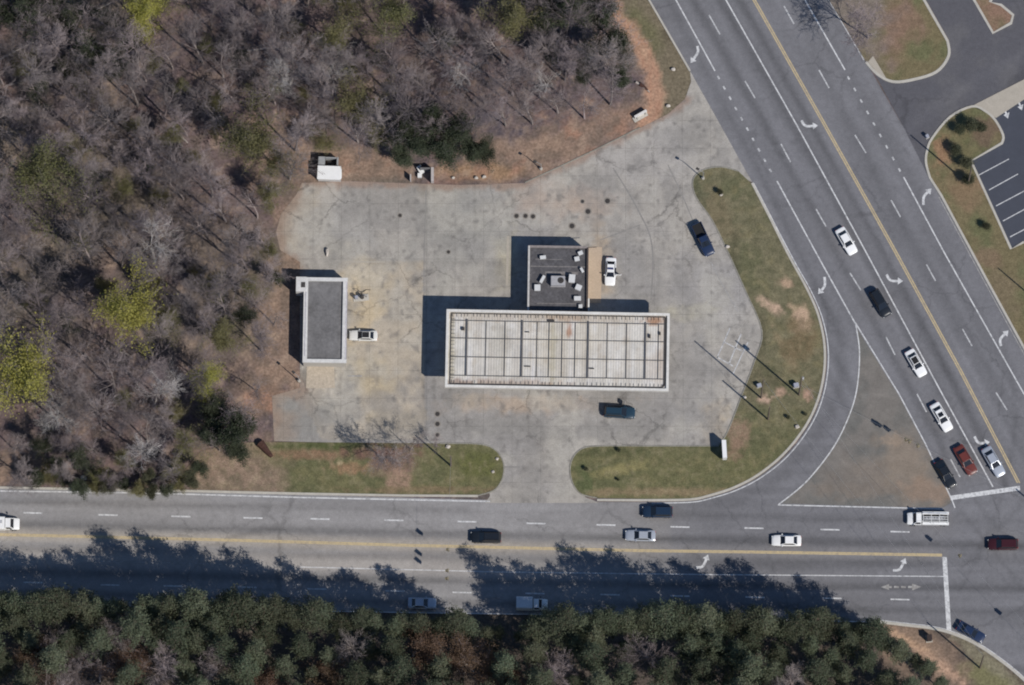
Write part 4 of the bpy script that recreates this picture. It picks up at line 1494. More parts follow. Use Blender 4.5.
def make_truck(label, u, v, head, L, W, kind):
    x, y = at(u, v, 1.2)
    a = math.atan2(-head[1], head[0])
    root = empty(kind, (x, y, .031), a)
    tag(root, label, 'truck' if kind != 'white_van' else 'van')
    pm = PAINT['white']
    hw = W / 2
    cl = 2.4                                   # cab length incl. hood
    xf = L / 2
    mb = MB()
    rings = []
    for d, wf, zt in ((0, .8, .85), (.08, .92, 1.0), (.5, .97, 1.12), (1.05, 1, 1.2), (1.1, 1, 1.2), (cl, 1, 1.2)):
        rings.append([(xf - d, p[0], p[1]) for p in section(hw * .95 * wf, .45, zt)])
    mb.loft(rings[::-1])
    b0 = [Vector((xf - cl, -hw * .9, 1.16)), Vector((xf - .95, -hw * .88, 1.16)), Vector((xf - .95, hw * .88, 1.16)), Vector((xf - cl, hw * .9, 1.16))]
    t0 = [Vector((xf - cl + .08, -hw * .74, 2.0)), Vector((xf - 1.5, -hw * .74, 2.0)), Vector((xf - 1.5, hw * .74, 2.0)), Vector((xf - cl + .08, hw * .74, 2.0))]
    mb.loft([b0, t0])
    mb.build('cab', pm, root, smooth=True)

    def bl(p00, p10, p11, p01, s_, t_):
        return p00 * (1 - s_) * (1 - t_) + p10 * s_ * (1 - t_) + p11 * s_ * t_ + p01 * (1 - s_) * t_
    q = [bl(b0[1], b0[2], t0[2], t0[1], s_, t_) for s_, t_ in ((.06, .05), (.94, .05), (.94, .94), (.06, .94))]
    MB().slab(q, .015).build('windshield', M_glass, root)
    for c in ((b0[0], b0[1], t0[1], t0[0]), (b0[2], b0[3], t0[3], t0[2])):
        q = [bl(*c, s_, t_) for s_, t_ in ((.15, .1), (.88, .1), (.85, .9), (.15, .9))]
        MB().slab(q, .015).build('side_window', M_glass, root)
    bl_ = L - cl - .1
    xm = -L / 2 + bl_ / 2
    if kind == 'service_truck':
        MB().box((xm, 0, .78), (bl_, W * .9, .3)).build('truck_bed', M_black, root)
        for sd in (-1, 1):
            b = MB()
            b.box((xm, sd * (hw - .22), 1.22), (bl_, .42, .6))
            b.box((xm - .6, sd * (hw - .22), 1.56), (bl_ * .45, .4, .06))
            b.build('toolbox', pm, root)
        b = MB()
        for sd in (-1, 1):
            b.tube((-L / 2 + .1, sd * hw * .55, 2.05), (xf - 1.7, sd * hw * .55, 2.05), .05)
            for k in range(4):
                xx = -L / 2 + .2 + k * (bl_ - .3) / 3
                b.tube((xx, sd * hw * .8, 1.5), (xx, sd * hw * .55, 2.05), .04)
        for k in range(4):
            xx = -L / 2 + .2 + k * (bl_ - .3) / 3
            b.tube((xx, -hw * .55, 2.05), (xx, hw * .55, 2.05), .04)
        b.build('ladder_rack', pm, root)
        b = MB()
        b.box((xm + .2, .05, 1.2), (bl_ * .7, .5, .5))
        b.box((xm - 1.0, -.2, 1.25), (.7, .5, .6), .2)
        b.build('cargo', material('tool_grey', (.2, .2, .21), .7, fine=(2, .4)), root)
        b = MB()
        b.box((xm, -.12, 2.12), (bl_ * .95, .08, .05))
        b.box((xm, .28, 2.12), (bl_ * .95, .08, .05))
        for k in range(9):
            b.box((xm - bl_ * .45 + k * bl_ * .112, .08, 2.12), (.05, .34, .04))
        b.build('ladder', pm, root)
    else:
        h = 2.5 if kind != 'white_van' else 2.1
        b = MB()
        rr = [(-hw, .5), (hw, .5), (hw, h - .12), (hw - .12, h), (-hw + .12, h), (-hw, h - .12)]
        b.loft([[(-L / 2, p, q_) for p, q_ in rr], [(-L / 2 + bl_ + (.1 if kind == 'white_van' else 0), p, q_) for p, q_ in rr]])
        b.build('cargo_box', pm if kind == 'white_van' else PAINT['grey'] if False else material('box_white', (.62, .63, .64), .5, fine=(1.2, .1)), root)
        if kind == 'white_van':
            b = MB()
            for k in range(3):
                b.box((-L / 2 + .8 + k * 1.0, .1 * (k - 1), h + .05), (.4, .5, .1))
            b.build('roof_vent', material('vent_grey', (.45, .45, .46), .6), root)
    for fx in (-L / 2 + 1.0, xf - .9):
        for sd in (-1, 1):
            b = MB()
            yy = sd * (hw - .15)
            b.tube((fx, yy - .13, .42), (fx, yy + .13, .42), .42, n=16, mi=0)
            b.tube((fx, yy - .137, .42), (fx, yy + .137, .42), .25, n=12, mi=1)
            b.build('wheel', [M_tyre, M_rim], root)
    for sd in (-1, 1):
        MB().box((xf - .06, sd * hw * .66, .85), (.12, .3, .18)).build('headlight', M_lampw, root)
        MB().box((-L / 2 - .01, sd * hw * .8, .9), (.06, .18, .25)).build('taillight', M_lampr, root)
        MB().box((xf - 1.2, sd * (hw + .14), 1.4), (.12, .25, .3)).build('side_mirror', M_black, root)
    return root


make_truck('white service truck with ladder rack at the junction', 928, 518.5, (-1, -.01), 6.9, 2.2, 'service_truck')
make_truck('white van cut off by the left edge of the photo', 2, 523.5, (1, .01), 5.8, 2.1, 'white_van')
make_truck('white box truck in tree shadow on the lower carriageway', 532, 604, (1, .02), 5.2, 2.0, 'box_truck')

# ------------------------------------------------------------------ street furniture
M_wood = material('weathered_pole_wood', A(120, 106, 92), .9, fine=(3, .25))
M_galv = material('galvanised_steel', A(178, 178, 178), .5, fine=(2, .1), metal=.3)
M_sig = material('signal_ochre', A(150, 138, 108), .6)


def pole(label, u, v, h, arms=1, r=.15, transformer=False, rz=.6, name='utility_pole'):
    x, y = at(u, v)
    root = empty(name, (x, y, 0), rz)
    tag(root, label, 'pole')
    MB().tube((0, 0, 0), (0, 0, h), r, r * .68, 10).build('shaft', M_wood, root, True)
    for k in range(arms):
        z = h - .35 - k * .9
        c = MB().box((0, .13, z), (2.2 - .3 * k, .11, .13)).build('crossarm', M_wood, root)
        for xx in (-.95, -.35, .35, .95):
            MB().tube((xx * (1 - .13 * k), .13, z + .06), (xx * (1 - .13 * k), .13, z + .24), .05, .035, 6).build('insulator', M_galv, c)
    if transformer:
        MB().tube((.32, 0, h - 2.6), (.32, 0, h - 1.6), .24, n=12).tube((.32, 0, h - 1.6), (.32, 0, h - 1.5), .24, .1, n=12).build('transformer', M_galv, root)
    return (x, y)


A_ = pole('thin utility pole leaning shadow across old stall lines, left of the tallest', 761, 398, 15.2, 0, .15, rz=.85)
B_ = pole('utility pole on bare clay patches carrying the signal span wires', 799, 395, 14.5, 0, .17, True, rz=.85)
C_ = pole('utility pole on the verge nearest the narrow white sign', 768, 419.5, 10.4, 0, .16)
D_ = pole('wooden signal pole on the verge below the canopy left end', 451, 466, 8.2, 0, .17)
E_ = pole('utility pole beyond the lower right kerb of the junction', 980, 668, 12.0, 0, .16, rz=.8)
F_ = pole('signal pole at the front of the pines', 447, 620, 8.3, 0, .17)
G_ = pole('signal pole outside the frame right of the junction', 1078, 690, 9.5, 0, .17)
H_ = pole('signal pole right of the highway', 1058, 525, 9.5, 0, .17)
POLES_XY = [A_, B_, C_, D_, E_]


def lamp(label, u, v, h, head):
    x, y = at(u, v)
    a = math.atan2(-head[1], head[0])
    root = empty('lamp_post', (x, y, 0), a)
    tag(root, label, 'lamp')
    MB().tube((0, 0, 0), (0, 0, .6), .28, .24, 10).build('base', MATS['kerb_concrete'], root)
    MB().tube((0, 0, .6), (0, 0, h), .09, .06, 8).build('shaft', M_galv, root, True)
    MB().tube((0, 0, h - .1), (1.0, 0, h + .05), .04, .03, 6).build('arm', M_galv, root)
    MB().box((1.15, 0, h + .06), (.6, .42, .14), taper=.8).build('lamp_head', M_dark, root)


lamp('lamp post on a concrete base at the top end of the grass verge', 703, 178.5, 4.6, (-1, -.6))
lamp('thin lamp post at the wood edge above the forecourt', 541, 169, 3.4, (-1, -.5))
lamp('thin lamp post on the clay by the plank ramp', 299, 381, 3.6, (-1, -.9))
pole('utility pole in the parking island below the dark shrubs', 968, 184, 13.2, 0, .15)
pole('utility pole outside the frame in the long island', 1046, 309, 11, 0, .14)


def wire(p, z0, q, z1, label, sag=.6, heads=(), name='span_wire'):
    root = empty(name, (p[0], p[1], 0))
    tag(root, label, 'wire')
    pts = []
    for k in range(17):
        t = k / 16
        pts.append(Vector((p[0] + (q[0] - p[0]) * t, p[1] + (q[1] - p[1]) * t, z0 + (z1 - z0) * t - 4 * sag * t * (1 - t))))
    mb = MB()
    for a, b in zip(pts[:-1], pts[1:]):
        mb.tube(a - Vector((p[0], p[1], 0)), b - Vector((p[0], p[1], 0)), .014, n=4, cap=False)
    mb.build('cable', M_galv, root)
    a = math.atan2(q[1] - p[1], q[0] - p[0])
    for t, lab, face in heads:
        c = Vector((p[0] + (q[0] - p[0]) * t, p[1] + (q[1] - p[1]) * t, z0 + (z1 - z0) * t - 4 * sag * t * (1 - t)))
        h = empty('traffic_signal', (c.x, c.y, c.z - 1.35), face)
        tag(h, lab, 'signal', 'signal heads hung on the span wires')
        MB().box((0, 0, .55), (.32, .42, 1.1)).box((-.02, 0, .55), (.03, .62, 1.28)).build('housing', M_sig, h)
        MB().tube((0, 0, 1.1), (0, 0, 1.36), .03).build('hanger', M_galv, h)
        for k, cc in enumerate(((.02, .12, .05), (.2, .12, .01), (.2, .01, .01))):
            z = .2 + .35 * k
            ln = MB().tube((.14, 0, z), (.175, 0, z), .13, n=12).build('lens', material('lens_%s' % ('green', 'amber', 'red')[k], cc, .3), h)
            MB().tube((.16, 0, z + .02), (.40, 0, z - .02), .15, .14, 10, cap=False).build('visor', M_sig, ln)


def tpar(p, q, u, v):
    x, y = at(u, v)
    d = Vector((q[0] - p[0], q[1] - p[1]))
    return (Vector((x - p[0], y - p[1])).dot(d)) / d.length_squared


wire(D_, 7.9, F_, 8.0, 'span wire with three signal heads crossing the road below the canopy', .5,
     [(tpar(D_, F_, 449, v + 27), lab, R(180)) for v, lab in ((530, 'signal head nearest the grass verge on the left span wire'), (551, 'middle one of three signal heads on the left span wire'),
                                                           (559, 'signal head nearest the pines on the left span wire'))])
wire(B_, 8.5, G_, 8.0, 'span wire running from the clay patch pole across the junction', .7,
     [(tpar(B_, G_, 962, 560), 'signal head over the junction just right of the service truck', R(140)), (tpar(B_, G_, 1030, 636), 'signal head over the junction by the lower right corner', R(140))])
wire(B_, 8.5, H_, 8.0, 'span wire running from the clay patch pole over the highway lanes', .7,
     [(tpar(B_, H_, 905, 447), 'left one of two neighbouring signal heads over the highway lanes', R(120)), (tpar(B_, H_, 908.5, 449), 'right one of two neighbouring signal heads over the highway lanes', R(120)),
      (tpar(B_, H_, 917, 453), 'signal head furthest right over the highway lanes', R(120))])
wire(A_, 14.6, E_, 11.4, 'overhead cable from the thin pole to the lower right corner', 1.6, name='overhead_cable')
wire(B_, 14.0, E_, 11.4, 'overhead cable from the clay patch pole to the lower right corner', 1.2, name='overhead_cable')


def sign_board():
    x, y = at(724, 452)
    root = empty('pylon_sign', (x, y, 0), R(3))
    tag(root, 'narrow white roadside sign seen edge on at the verge corner', 'sign')
    M_sw = material('sign_white', A(248, 248, 248), .4)
    MB().box((0, 0, 1.75), (.72, 3.0, 2.1)).build('cabinet', M_sw, root)
    for s_ in (-1, 1):
        MB().box((s_ * .375, 0, 1.75), (.03, 2.8, 1.9)).build('face_panel', material('sign_face_dark', A(90, 90, 96), .4), root)
    for yy in (-1.1, 1.1):
        MB().tube((0, yy, 0), (0, yy, .72), .09, n=8).build('post', M_galv, root)
    x, y = at(640.5, 115)
    root = empty('low_sign_wall', (x, y, 0), R(30))
    tag(root, 'low white slab sign beside the clay track', 'sign')
    MB().box((0, 0, .55), (2.3, .38, 1.1)).build('slab', material('slab_white', A(230, 226, 220), .7, fine=(2, .12)), root)
    MB().box((-.2, -.25, .1), (2.6, .9, .2)).build('plinth', M_conc, root)
    for sx in (-.8, .8):
        MB().box((sx, -.32, .6), (.2, .24, .8)).build('buttress', M_conc, root)


sign_board()


def cabinet(label, u, v, w, d, h, rz, mt, name='utility_cabinet'):
    x, y = at(u, v)
    root = empty(name, (x, y, 0), rz)
    tag(root, label, 'cabinet')
    MB().box((0, 0, .08), (w * 1.3, d * 1.3, .16)).build('plinth', M_conc, root)
    MB().box((0, 0, .16 + h / 2), (w, d, h)).box((0, 0, .2 + h), (w * 1.08, d * 1.08, .08), taper=.92).build('cabinet_box', mt, root)
    MB().box((0, -d / 2 - .012, .16 + h / 2), (w * .85, .02, h * .85)).build('door', mt, root)


cabinet('dark brown utility cabinet by the lower right kerb', 929, 639, .8, .9, 1.6, .1, material('cabinet_brown', A(62, 50, 48), .6))
cabinet('pale grey utility cabinet at the foot of the clay patch pole', 796, 386, .8, .6, 1.0, .2, material('cabinet_grey', A(168, 172, 186), .5))
cabinet('small pale cabinet near the thin utility pole', 759, 386, .7, .5, .8, .3, MATS['cabinet_grey'])
cabinet('small pale cabinet beside the pavement of the side road', 927, 137, .5, .5, .8, .5, MATS['cabinet_grey'])


def cover(u, v, lab, r=.42):
    x, y = at(u, v)
    root = empty('fill_cover', (x, y, .036))
    tag(root, lab, 'cover', 'round tank covers on the forecourt')
    MB().tube((0, 0, 0), (0, 0, .03), r, n=18).build('lid', material('lid_iron', A(66, 62, 60), .7, fine=(4, .3)), root)
    MB().tube((0, 0, 0), (0, 0, .016), r * 1.5, n=18).build('collar', material('lid_collar', A(150, 142, 132), .9, fine=(4, .2)), root)


for i, (u, v) in enumerate(((516.5, 216), (525.5, 216), (533, 216.5))):
    cover(u, v, ('left', 'middle', 'right')[i] + ' one of three dark covers in a row above the shop', .35)
cover(588, 211.5, 'dark cover right of centre of the loose four above the shop')
cover(572, 226, 'lowest dark cover, right beside the shop shadow')
cover(607.5, 201, 'dark cover furthest right of those above the shop')
cover(582.5, 201.5, 'faint cover highest among those above the shop', .28)
cover(437.5, 414, 'highest of three dark covers below the canopy left end', .38)
cover(437.5, 424, 'middle one of three dark covers below the canopy left end', .38)
cover(437.5, 435, 'lowest of three dark covers at the grass edge', .32)
cover(400, 215.5, 'lone small cover left of centre on the upper forecourt', .3)
cover(448.5, 252, 'lone small cover left of the shop shadow', .28)


def vacuum_station():
    x, y = at(361, 298)
    root = empty('vacuum_station', (x, y, .036), .1)
    tag(root, 'pale car vacuum station with dark drum beside the narrow building', 'vacuum')
    MB().box((0, 0, .07), (2.6, 1.1, .14)).build('plinth', M_conc, root)
    MB().tube((.2, .05, .14), (.2, .05, 1.15), .33, n=14).tube((.2, .05, 1.15), (.2, .05, 1.3), .33, .15, n=14).build('drum', M_dark, root)
    MB().box((-.75, 0, .7), (.5, .45, 1.1)).build('coin_box', MATS['cabinet_grey'], root)
    MB().tube((.95, 0, .14), (.95, 0, 2.3), .05, n=8).tube((.95, 0, 2.3), (.3, .1, 2.35), .04, n=8).build('hose_pole', M_galv, root)
    mb = MB()
    pp = [Vector((.3, .1, 2.33)), Vector((.0, .5, 1.2)), Vector((.3, .9, .2)), Vector((1.0, 1.3, .06)), Vector((1.7, 1.2, .05))]
    for a, b in zip(pp[:-1], pp[1:]):
        mb.tube(a, b, .045, n=6)
    mb.build('hose', M_black, root)


vacuum_station()


def lump(name, label, cat, u, v, r, mt, seed, sq=(1, 1, .6), group=None, base=.0):
    x, y = at(u, v)
    mb = MB().blobb((0, 0, r * sq[2] * .6), r, seed, sq, .22)
    o = mb.build(name, mt, None)
    o.location = (x, y, base)
    tag(o, label, cat, group)
    return o


M_rock = material('pale_rock', A(206, 196, 184), .9, fine=(3, .2))
for i, (u, v, r, lab) in enumerate(((744.5, 397.5, .32, 'pale stone on the verge edge inside the long pole shadow'), (668, 106, .38, 'white boulder on the verge by the clay track'), (673, 69.5, .4, 'white stone on the verge near the highway edge'),
                                    (727.5, 247, .36, 'white stone at the grass edge below the navy pickup'), (721, 195, .3, 'pale stone below the lamp post on the verge'), (797, 427, .4, 'pale stone at the lower right of the verge'),
                                    (476, 178, .35, 'left one of two white stones at the wood edge above the forecourt'), (484, 177, .38, 'right one of two white stones at the wood edge above the forecourt'),
                                    (453, 178, .3, 'pale stone right of the bin screen'), (448, 447, .42, 'pale stone on the grass beside the signal pole'), (497, 459, .3, 'upper pale stone at the rounded verge end'),
                                    (493, 472, .3, 'lower pale stone at the rounded verge end'), (84, 478, .5, 'white rock under the trees near the road edge'), (327, 252, .5, 'white post stub above the narrow building'))):
    lump('stone', lab, 'stone', u, v, r, M_rock, i, (1, .8, .7) if i != 13 else (.5, 1.5, .8), None, .07)
M_log = material('dark_rotten_wood', A(84, 56, 48), .95, fine=(3, .4))


def log(label, a, b, r, mt, name='fallen_log', z=.2):
    p, q = P(*a, z), P(*b, z)
    o = MB()
    d = q - p
    n = 5
    rr = random.Random(int(a[0]))
    last = Vector((0, 0, 0))
    for k in range(n):
        nx = d * ((k + 1) / n) + Vector((rr.uniform(-.15, .15), rr.uniform(-.15, .15), rr.uniform(0, .1))) * min(1, d.length / 6)
        o.tube(last, nx, r * (1 - .12 * k), r * (1 - .12 * (k + 1)), 8)
        last = nx
    ob = o.build(name, mt, None, True)
    ob.location = p
    tag(ob, label, 'log')


log('dark rotten log on the clay left of the grass verge', (260, 443), (272, 457), .75, M_log, z=.45)
M_pale = material('bleached_wood', A(190, 178, 168), .9, fine=(2, .2))
log('long pale fallen trunk crossing the top left woods', (-5, 62), (112, 2), .16, M_pale, z=.7)
log('bleached fallen trunk in the upper woods', (238, 51), (284, 47), .2, M_pale, z=1.2)
log('short bleached log pile left of the clay bank in the woods', (172, 134), (182, 146), .3, M_pale, z=.6)
log('short bleached log in the woods beside another', (176, 132), (188, 143), .22, M_pale, z=.6)
log('tan log on the bare soil in the upper woods', (286, 32), (308, 25), .35, material('tan_wood', A(190, 150, 118), .9, fine=(2, .2)), z=.5)
log('pale log beside the clay track', (636, 82), (650, 92), .2, M_pale)
log('dark low log beside the clay track', (640, 84), (648, 90), .35, M_log, z=.2)

# ------------------------------------------------------------------ vegetation
rt = random.Random(11)


def bare_tree_meshes(seed, H=13.0, spread=.42, levels=4, dens=1.0, upright=.5, twig=.013):
    rr = random.Random(seed)
    tr, cr = MB(), MB()

    def rnd_perp(d):
        v = Vector((rr.gauss(0, 1), rr.gauss(0, 1), rr.gauss(0, 1)))
        return (v - d * v.dot(d)).normalized()

    def grow(p, d, length, r, lev, mb):
        nseg = (7, 4, 3, 2, 1)[lev]
        pts = [p]
        rads = [r]
        dd = d.copy()
        for k in range(nseg):
            wob = (.10, .20, .26, .3, .3)[lev]
            dd = (dd + rnd_perp(dd) * rr.uniform(0, wob) + Vector((0, 0, 1)) * (.06 if lev else .1) * upright).normalized()
            p = p + dd * length / nseg
            pts.append(p)
            rads.append(max(r * (1 - (k + 1) / nseg * (.75 if lev else .62)), twig * .7))
        for k in range(nseg):
            mb.tube(pts[k], pts[k + 1], rads[k], rads[k + 1], (7, 5, 3, 3, 3)[lev], cap=False)
        if lev >= levels:
            return
        nch = int((12, 6.4, 5.4, 4.4)[lev] * dens * rr.uniform(.8, 1.2) + .5)
        for c in range(nch):
            t0 = (.42, .2, .15, .15)[lev]
            t = t0 + (1 - t0) * (c + rr.uniform(.1, .9)) / nch
            f = t * nseg
            i = min(int(f), nseg - 1)
            q = pts[i].lerp(pts[i + 1], f - i)
            base_d = (pts[i + 1] - pts[i]).normalized()
            ang = rr.uniform(.5, 1.05) * (1.1 - .35 * t)
            perp = rnd_perp(base_d)
            nd = (base_d * math.cos(ang) + perp * math.sin(ang)).normalized()
            ln = (H * spread * (1.15 - .65 * t), length * .58, length * .55, length * .5)[lev] * rr.uniform(.7, 1.15)
            rad = max(rads[i] * (.48, .55, .6, .6)[lev], twig)
            grow(q, nd, ln, rad, lev + 1, tr if lev == 0 else cr)

    grow(Vector((0, 0, -.1)), Vector((rr.uniform(-.06, .06), rr.uniform(-.06, .06), 1)).normalized(), H * .92, H * .0145, 0, tr)
    return tr.mesh('trunk', fix=False), cr.mesh('crown', fix=False)


def leaf_cloud(mb, cols, pts, n, spread, size, rr, col, var, flat=.6):
    """small leaf faces around points"""
    for p in pts:
        k0 = rr.uniform(1 - var, 1 + var)
        for _ in range(n):
            c = p + Vector((rr.gauss(0, spread), rr.gauss(0, spread), rr.gauss(0, spread * .7)))
            nrm = Vector((rr.gauss(0, 1), rr.gauss(0, 1), rr.gauss(0, 1) + flat)).normalized()
            a = nrm.orthogonal().normalized()
            b = nrm.cross(a)
            t = rr.uniform(0, 6.28)
            a, b = a * math.cos(t) + b * math.sin(t), b * math.cos(t) - a * math.sin(t)
            s = size * rr.uniform(.6, 1.3)
            i = len(mb.v)
            mb.add([c - a * s, c + b * s * .5, c + a * s, c - b * s * .5], [(0, 1, 2, 3)])
            kk = k0 * rr.uniform(1 - var * .6, 1 + var * .6)
            cols.extend([tuple(np.asarray(col) * kk)] * 4)


def pine_meshes(seed, H=18.0, Rmax=2.6, base=.35):
    rr = random.Random(seed)
    tr = MB()
    tr.tube((0, 0, -.1), (0, 0, H * .5), .2, .15, 7, cap=False)
    tr.tube((0, 0, H * .5), (0, 0, H * .97), .15, .03, 6, cap=False)
    cr = MB()
    cols = []
    nw = 15
    for k in range(nw):
        f = (k + rr.uniform(0, .8)) / nw
        z = H * (base + (1 - base) * f)
        rad = Rmax * (math.sin(min(1, f * 2.6 + .12) * math.pi / 2)) * (1 - f) ** .62 * 1.12 + .25
        nb = rr.randint(4, 6) if f < .85 else 3
        a0 = rr.uniform(0, 6.28)
        for b in range(nb):
            if rr.random() < .1:
                continue
            a = a0 + b * 6.283 / nb + rr.uniform(-.35, .35)
            ln = rad * rr.uniform(.65, 1.15)
            tip = Vector((math.cos(a) * ln, math.sin(a) * ln, z + ln * rr.uniform(.05, .4)))
            root = Vector((0, 0, z))
            tr.tube(root, tip, .045, .015, 4, cap=False)
            m = max(2, int(ln / .46))
            pts = [root.lerp(tip, .3 + .72 * (j + rr.uniform(0, .6)) / m) + Vector((rr.gauss(0, .16), rr.gauss(0, .16), rr.gauss(.05, .1))) for j in range(m)]
            leaf_cloud(cr, cols, pts, 22, .28, .15, rr, (1, 1, 1), .3)
    pts = [Vector((rr.gauss(0, .1), rr.gauss(0, .1), H * (.95 + .018 * j))) for j in range(3)]
    leaf_cloud(cr, cols, pts, 12, .14, .2, rr, (1, 1, 1), .2)
    t, c = tr.mesh('trunk', fix=False), cr.mesh('crown', fix=False)
    set_cols(c, np.array(cols))
    return t, c


def leafy_meshes(seed, H, spread, n_leaf, size, dens=.8, levels=3, cloud=.35):
    """deciduous tree with foliage on the twig ends"""
    t, c = bare_tree_meshes(seed, H, spread, levels, dens)
    rr = random.Random(seed + 500)
    nv = len(c.vertices)
    co = np.empty(nv * 3)
    c.vertices.foreach_get('co', co)
    co = co.reshape(-1, 3)
    idx = [rr.randrange(nv) for _ in range(n_leaf)]
    mb = MB()
    cols = []
    leaf_cloud(mb, cols, [Vector(co[i]) for i in idx], 6, cloud, size, rr, (1, 1, 1), .25)
    l = mb.mesh('foliage', fix=False)
    set_cols(l, np.array(cols))
    return t, c, l


def tint_mat(name, color, objvar=.2, rough=.85):
    """leaf colour times the per-leaf shade in Col; thin leaves let some light through"""
    m = material(name, color, rough, objvar=objvar, spec=.15)
    nt = m.node_tree
    b = nt.nodes['Principled BSDF']
    src = b.inputs['Base Color'].links[0].from_socket
    a = nt.nodes.new('ShaderNodeAttribute')
    a.attribute_name = 'Col'
    v = nt.nodes.new('ShaderNodeVectorMath')
    v.operation = 'MULTIPLY'
    nt.links.new(src, v.inputs[0])
    nt.links.new(a.outputs['Color'], v.inputs[1])
    d = nt.nodes.new('ShaderNodeBsdfDiffuse')
    t = nt.nodes.new('ShaderNodeBsdfTranslucent')
    x = nt.nodes.new('ShaderNodeMixShader')
    x.inputs[0].default_value = .46
    nt.links.new(v.outputs[0], d.inputs['Color'])
    nt.links.new(v.outputs[0], t.inputs['Color'])
    nt.links.new(d.outputs[0], x.inputs[1])
    nt.links.new(t.outputs[0], x.inputs[2])
    nt.links.new(x.outputs[0], nt.nodes['Material Output'].inputs['Surface'])
    nt.nodes.remove(b)
    return m


M_bark = material('grey_bark', A(156, 142, 138), .95, objvar=.30, fine=(2, .2))
M_twig = material('twig_bark', A(144, 131, 130), .95, objvar=.32)
M_barkp = material('pale_bark', A(192, 185, 180), .9, objvar=.1, fine=(2, .15))
M_pbark = material('pine_bark', A(110, 92, 80), .95, objvar=.15)
M_needle = tint_mat('pine_needles', (.148, .168, .112), .36)
M_everg = tint_mat('evergreen_leaves', (.098, .112, .074), .25)
M_yleaf = tint_mat('yellow_green_leaves', (.44, .42, .12), .10)
M_oleaf = tint_mat('olive_leaves', (.24, .23, .115), .2)
M_bleaf = tint_mat('brown_leaves', (.22, .15, .105), .2)
M_shrub = tint_mat('shrub_leaves', (.125, .13, .085), .25)

bare = [bare_tree_meshes(100 + i, 14.5, .36 + .03 * (i % 3), 4, (.9, 1.15, .95)[i % 3], .5 + .1 * (i % 2)) for i in range(8)]
pines = [pine_meshes(200 + i, 18, (2.3, 2.8, 3.3)[i % 3], (.26, .34, .42, .30)[i % 4]) for i in range(9)]
everg = [leafy_meshes(300 + i, 9, .48, 1500, .14, .85, 3, .4) for i in range(3)]
thin = [leafy_meshes(320 + i, 10, .54, 1500, .115, .95, 3, .4) for i in range(3)]
shrubs = [leafy_meshes(340 + i, 2.2, .5, 700, .075, .9, 2, .34) for i in range(3)]


def plant(name, label, cat, u, v, meshes, mats, s=1.0, rz=None, group=None, z=0.0, sz=1.0):
    x, y = at(u, v)
    root = empty(name, (x, y, z), rt.uniform(0, 6.28) if rz is None else rz)
    root.scale = (s, s, s * sz)
    tag(root, label, cat, group)
    for me, mt in zip(meshes, mats):
        link(me.name.split('.')[0], me, mt, root)
    return root


def poisson(poly, dmin, n, seed=0, keep=None):
    rr = random.Random(seed)
    us = [p[0] for p in poly]
    vs = [p[1] for p in poly]
    out = []
    for _ in range(n):
        u, v = rr.uniform(min(us), max(us)), rr.uniform(min(vs), max(vs))
        if not inside(np.array([u]), np.array([v]), poly)[0]:
            continue
        d = dmin(u, v) if callable(dmin) else dmin
        if d is None:
            continue
        if all((u - a) ** 2 + (v - b) ** 2 > d * d for a, b in out):
            out.append((u, v))
    return out


WOODS = [(-40, -20), (595, -20), (622, 40), (632, 70), (625, 100), (590, 118), (520, 130), (465, 138), (400, 150), (340, 152), (296, 168), (285, 195), (262, 225), (266, 260), (276, 285),
         (272, 370), (258, 400), (235, 440), (205, 468), (185, 484), (35, 484), (-40, 476)]
LEAFY = ((130, 318, 1.55, 0, M_yleaf, 'bright yellow green leafed tree in the middle of the woods'), (6, 396, 1.8, 1, M_yleaf, 'bright yellow green leafed tree at the left edge'), (216, 396, .95, 2, M_yleaf, 'small yellow leafed tree beside the dark evergreen'),
         (250, 148, 1.4, 0, M_oleaf, 'olive leafed tree left of the white shed'), (55, 200, 1.45, 1, M_oleaf, 'thin olive leafed tree in the upper left woods'), (155, 34, 1.1, 2, M_yleaf, 'yellow leafed tree at the top edge of the woods'),
         (385, 36, 1.1, 1, M_oleaf, 'olive leafed tree at the top of the woods above the forecourt'), (505, 34, 1.1, 0, M_oleaf, 'olive leafed tree at the top left of the evergreens'), (330, 40, 1.0, 2, M_oleaf, 'sparse olive leafed tree in the upper woods'),
         (360, 105, 1.1, 1, M_oleaf, 'sparse olive leafed tree in the middle of the woods above the forecourt'), (275, 208, .7, 2, M_oleaf, 'low olive leafed tree at the wood edge beside the forecourt'), (230, 345, .9, 0, M_oleaf, 'sparse olive leafed tree beside the narrow building'))
for (u, v) in poisson(WOODS, lambda a, b: 22 + 7 * float(vnoise(np.array([a / 45.]), np.array([b / 45.]), 3)[0]), 12000, 5):
    if u < 290:
        lab, g = 'leafless grey brown tree crowded in the woods left of the forecourt', 'bare trees in the woods left of the forecourt'
    else:
        lab, g = 'leafless grey brown tree crowded in the woods above the forecourt', 'bare trees in the woods above the forecourt'
    if any((u - q[0]) ** 2 + (v - q[1]) ** 2 < (24 * q[2]) ** 2 for q in LEAFY):
        continue
    edge = v > 440 or (u > 250 and v > 190)
    s = rt.uniform(.7, 1.12) * (.72 if edge else 1)
    plant('bare_tree', lab, 'tree', u, v, rt.choice(bare), (M_bark, M_twig), s, None, g)

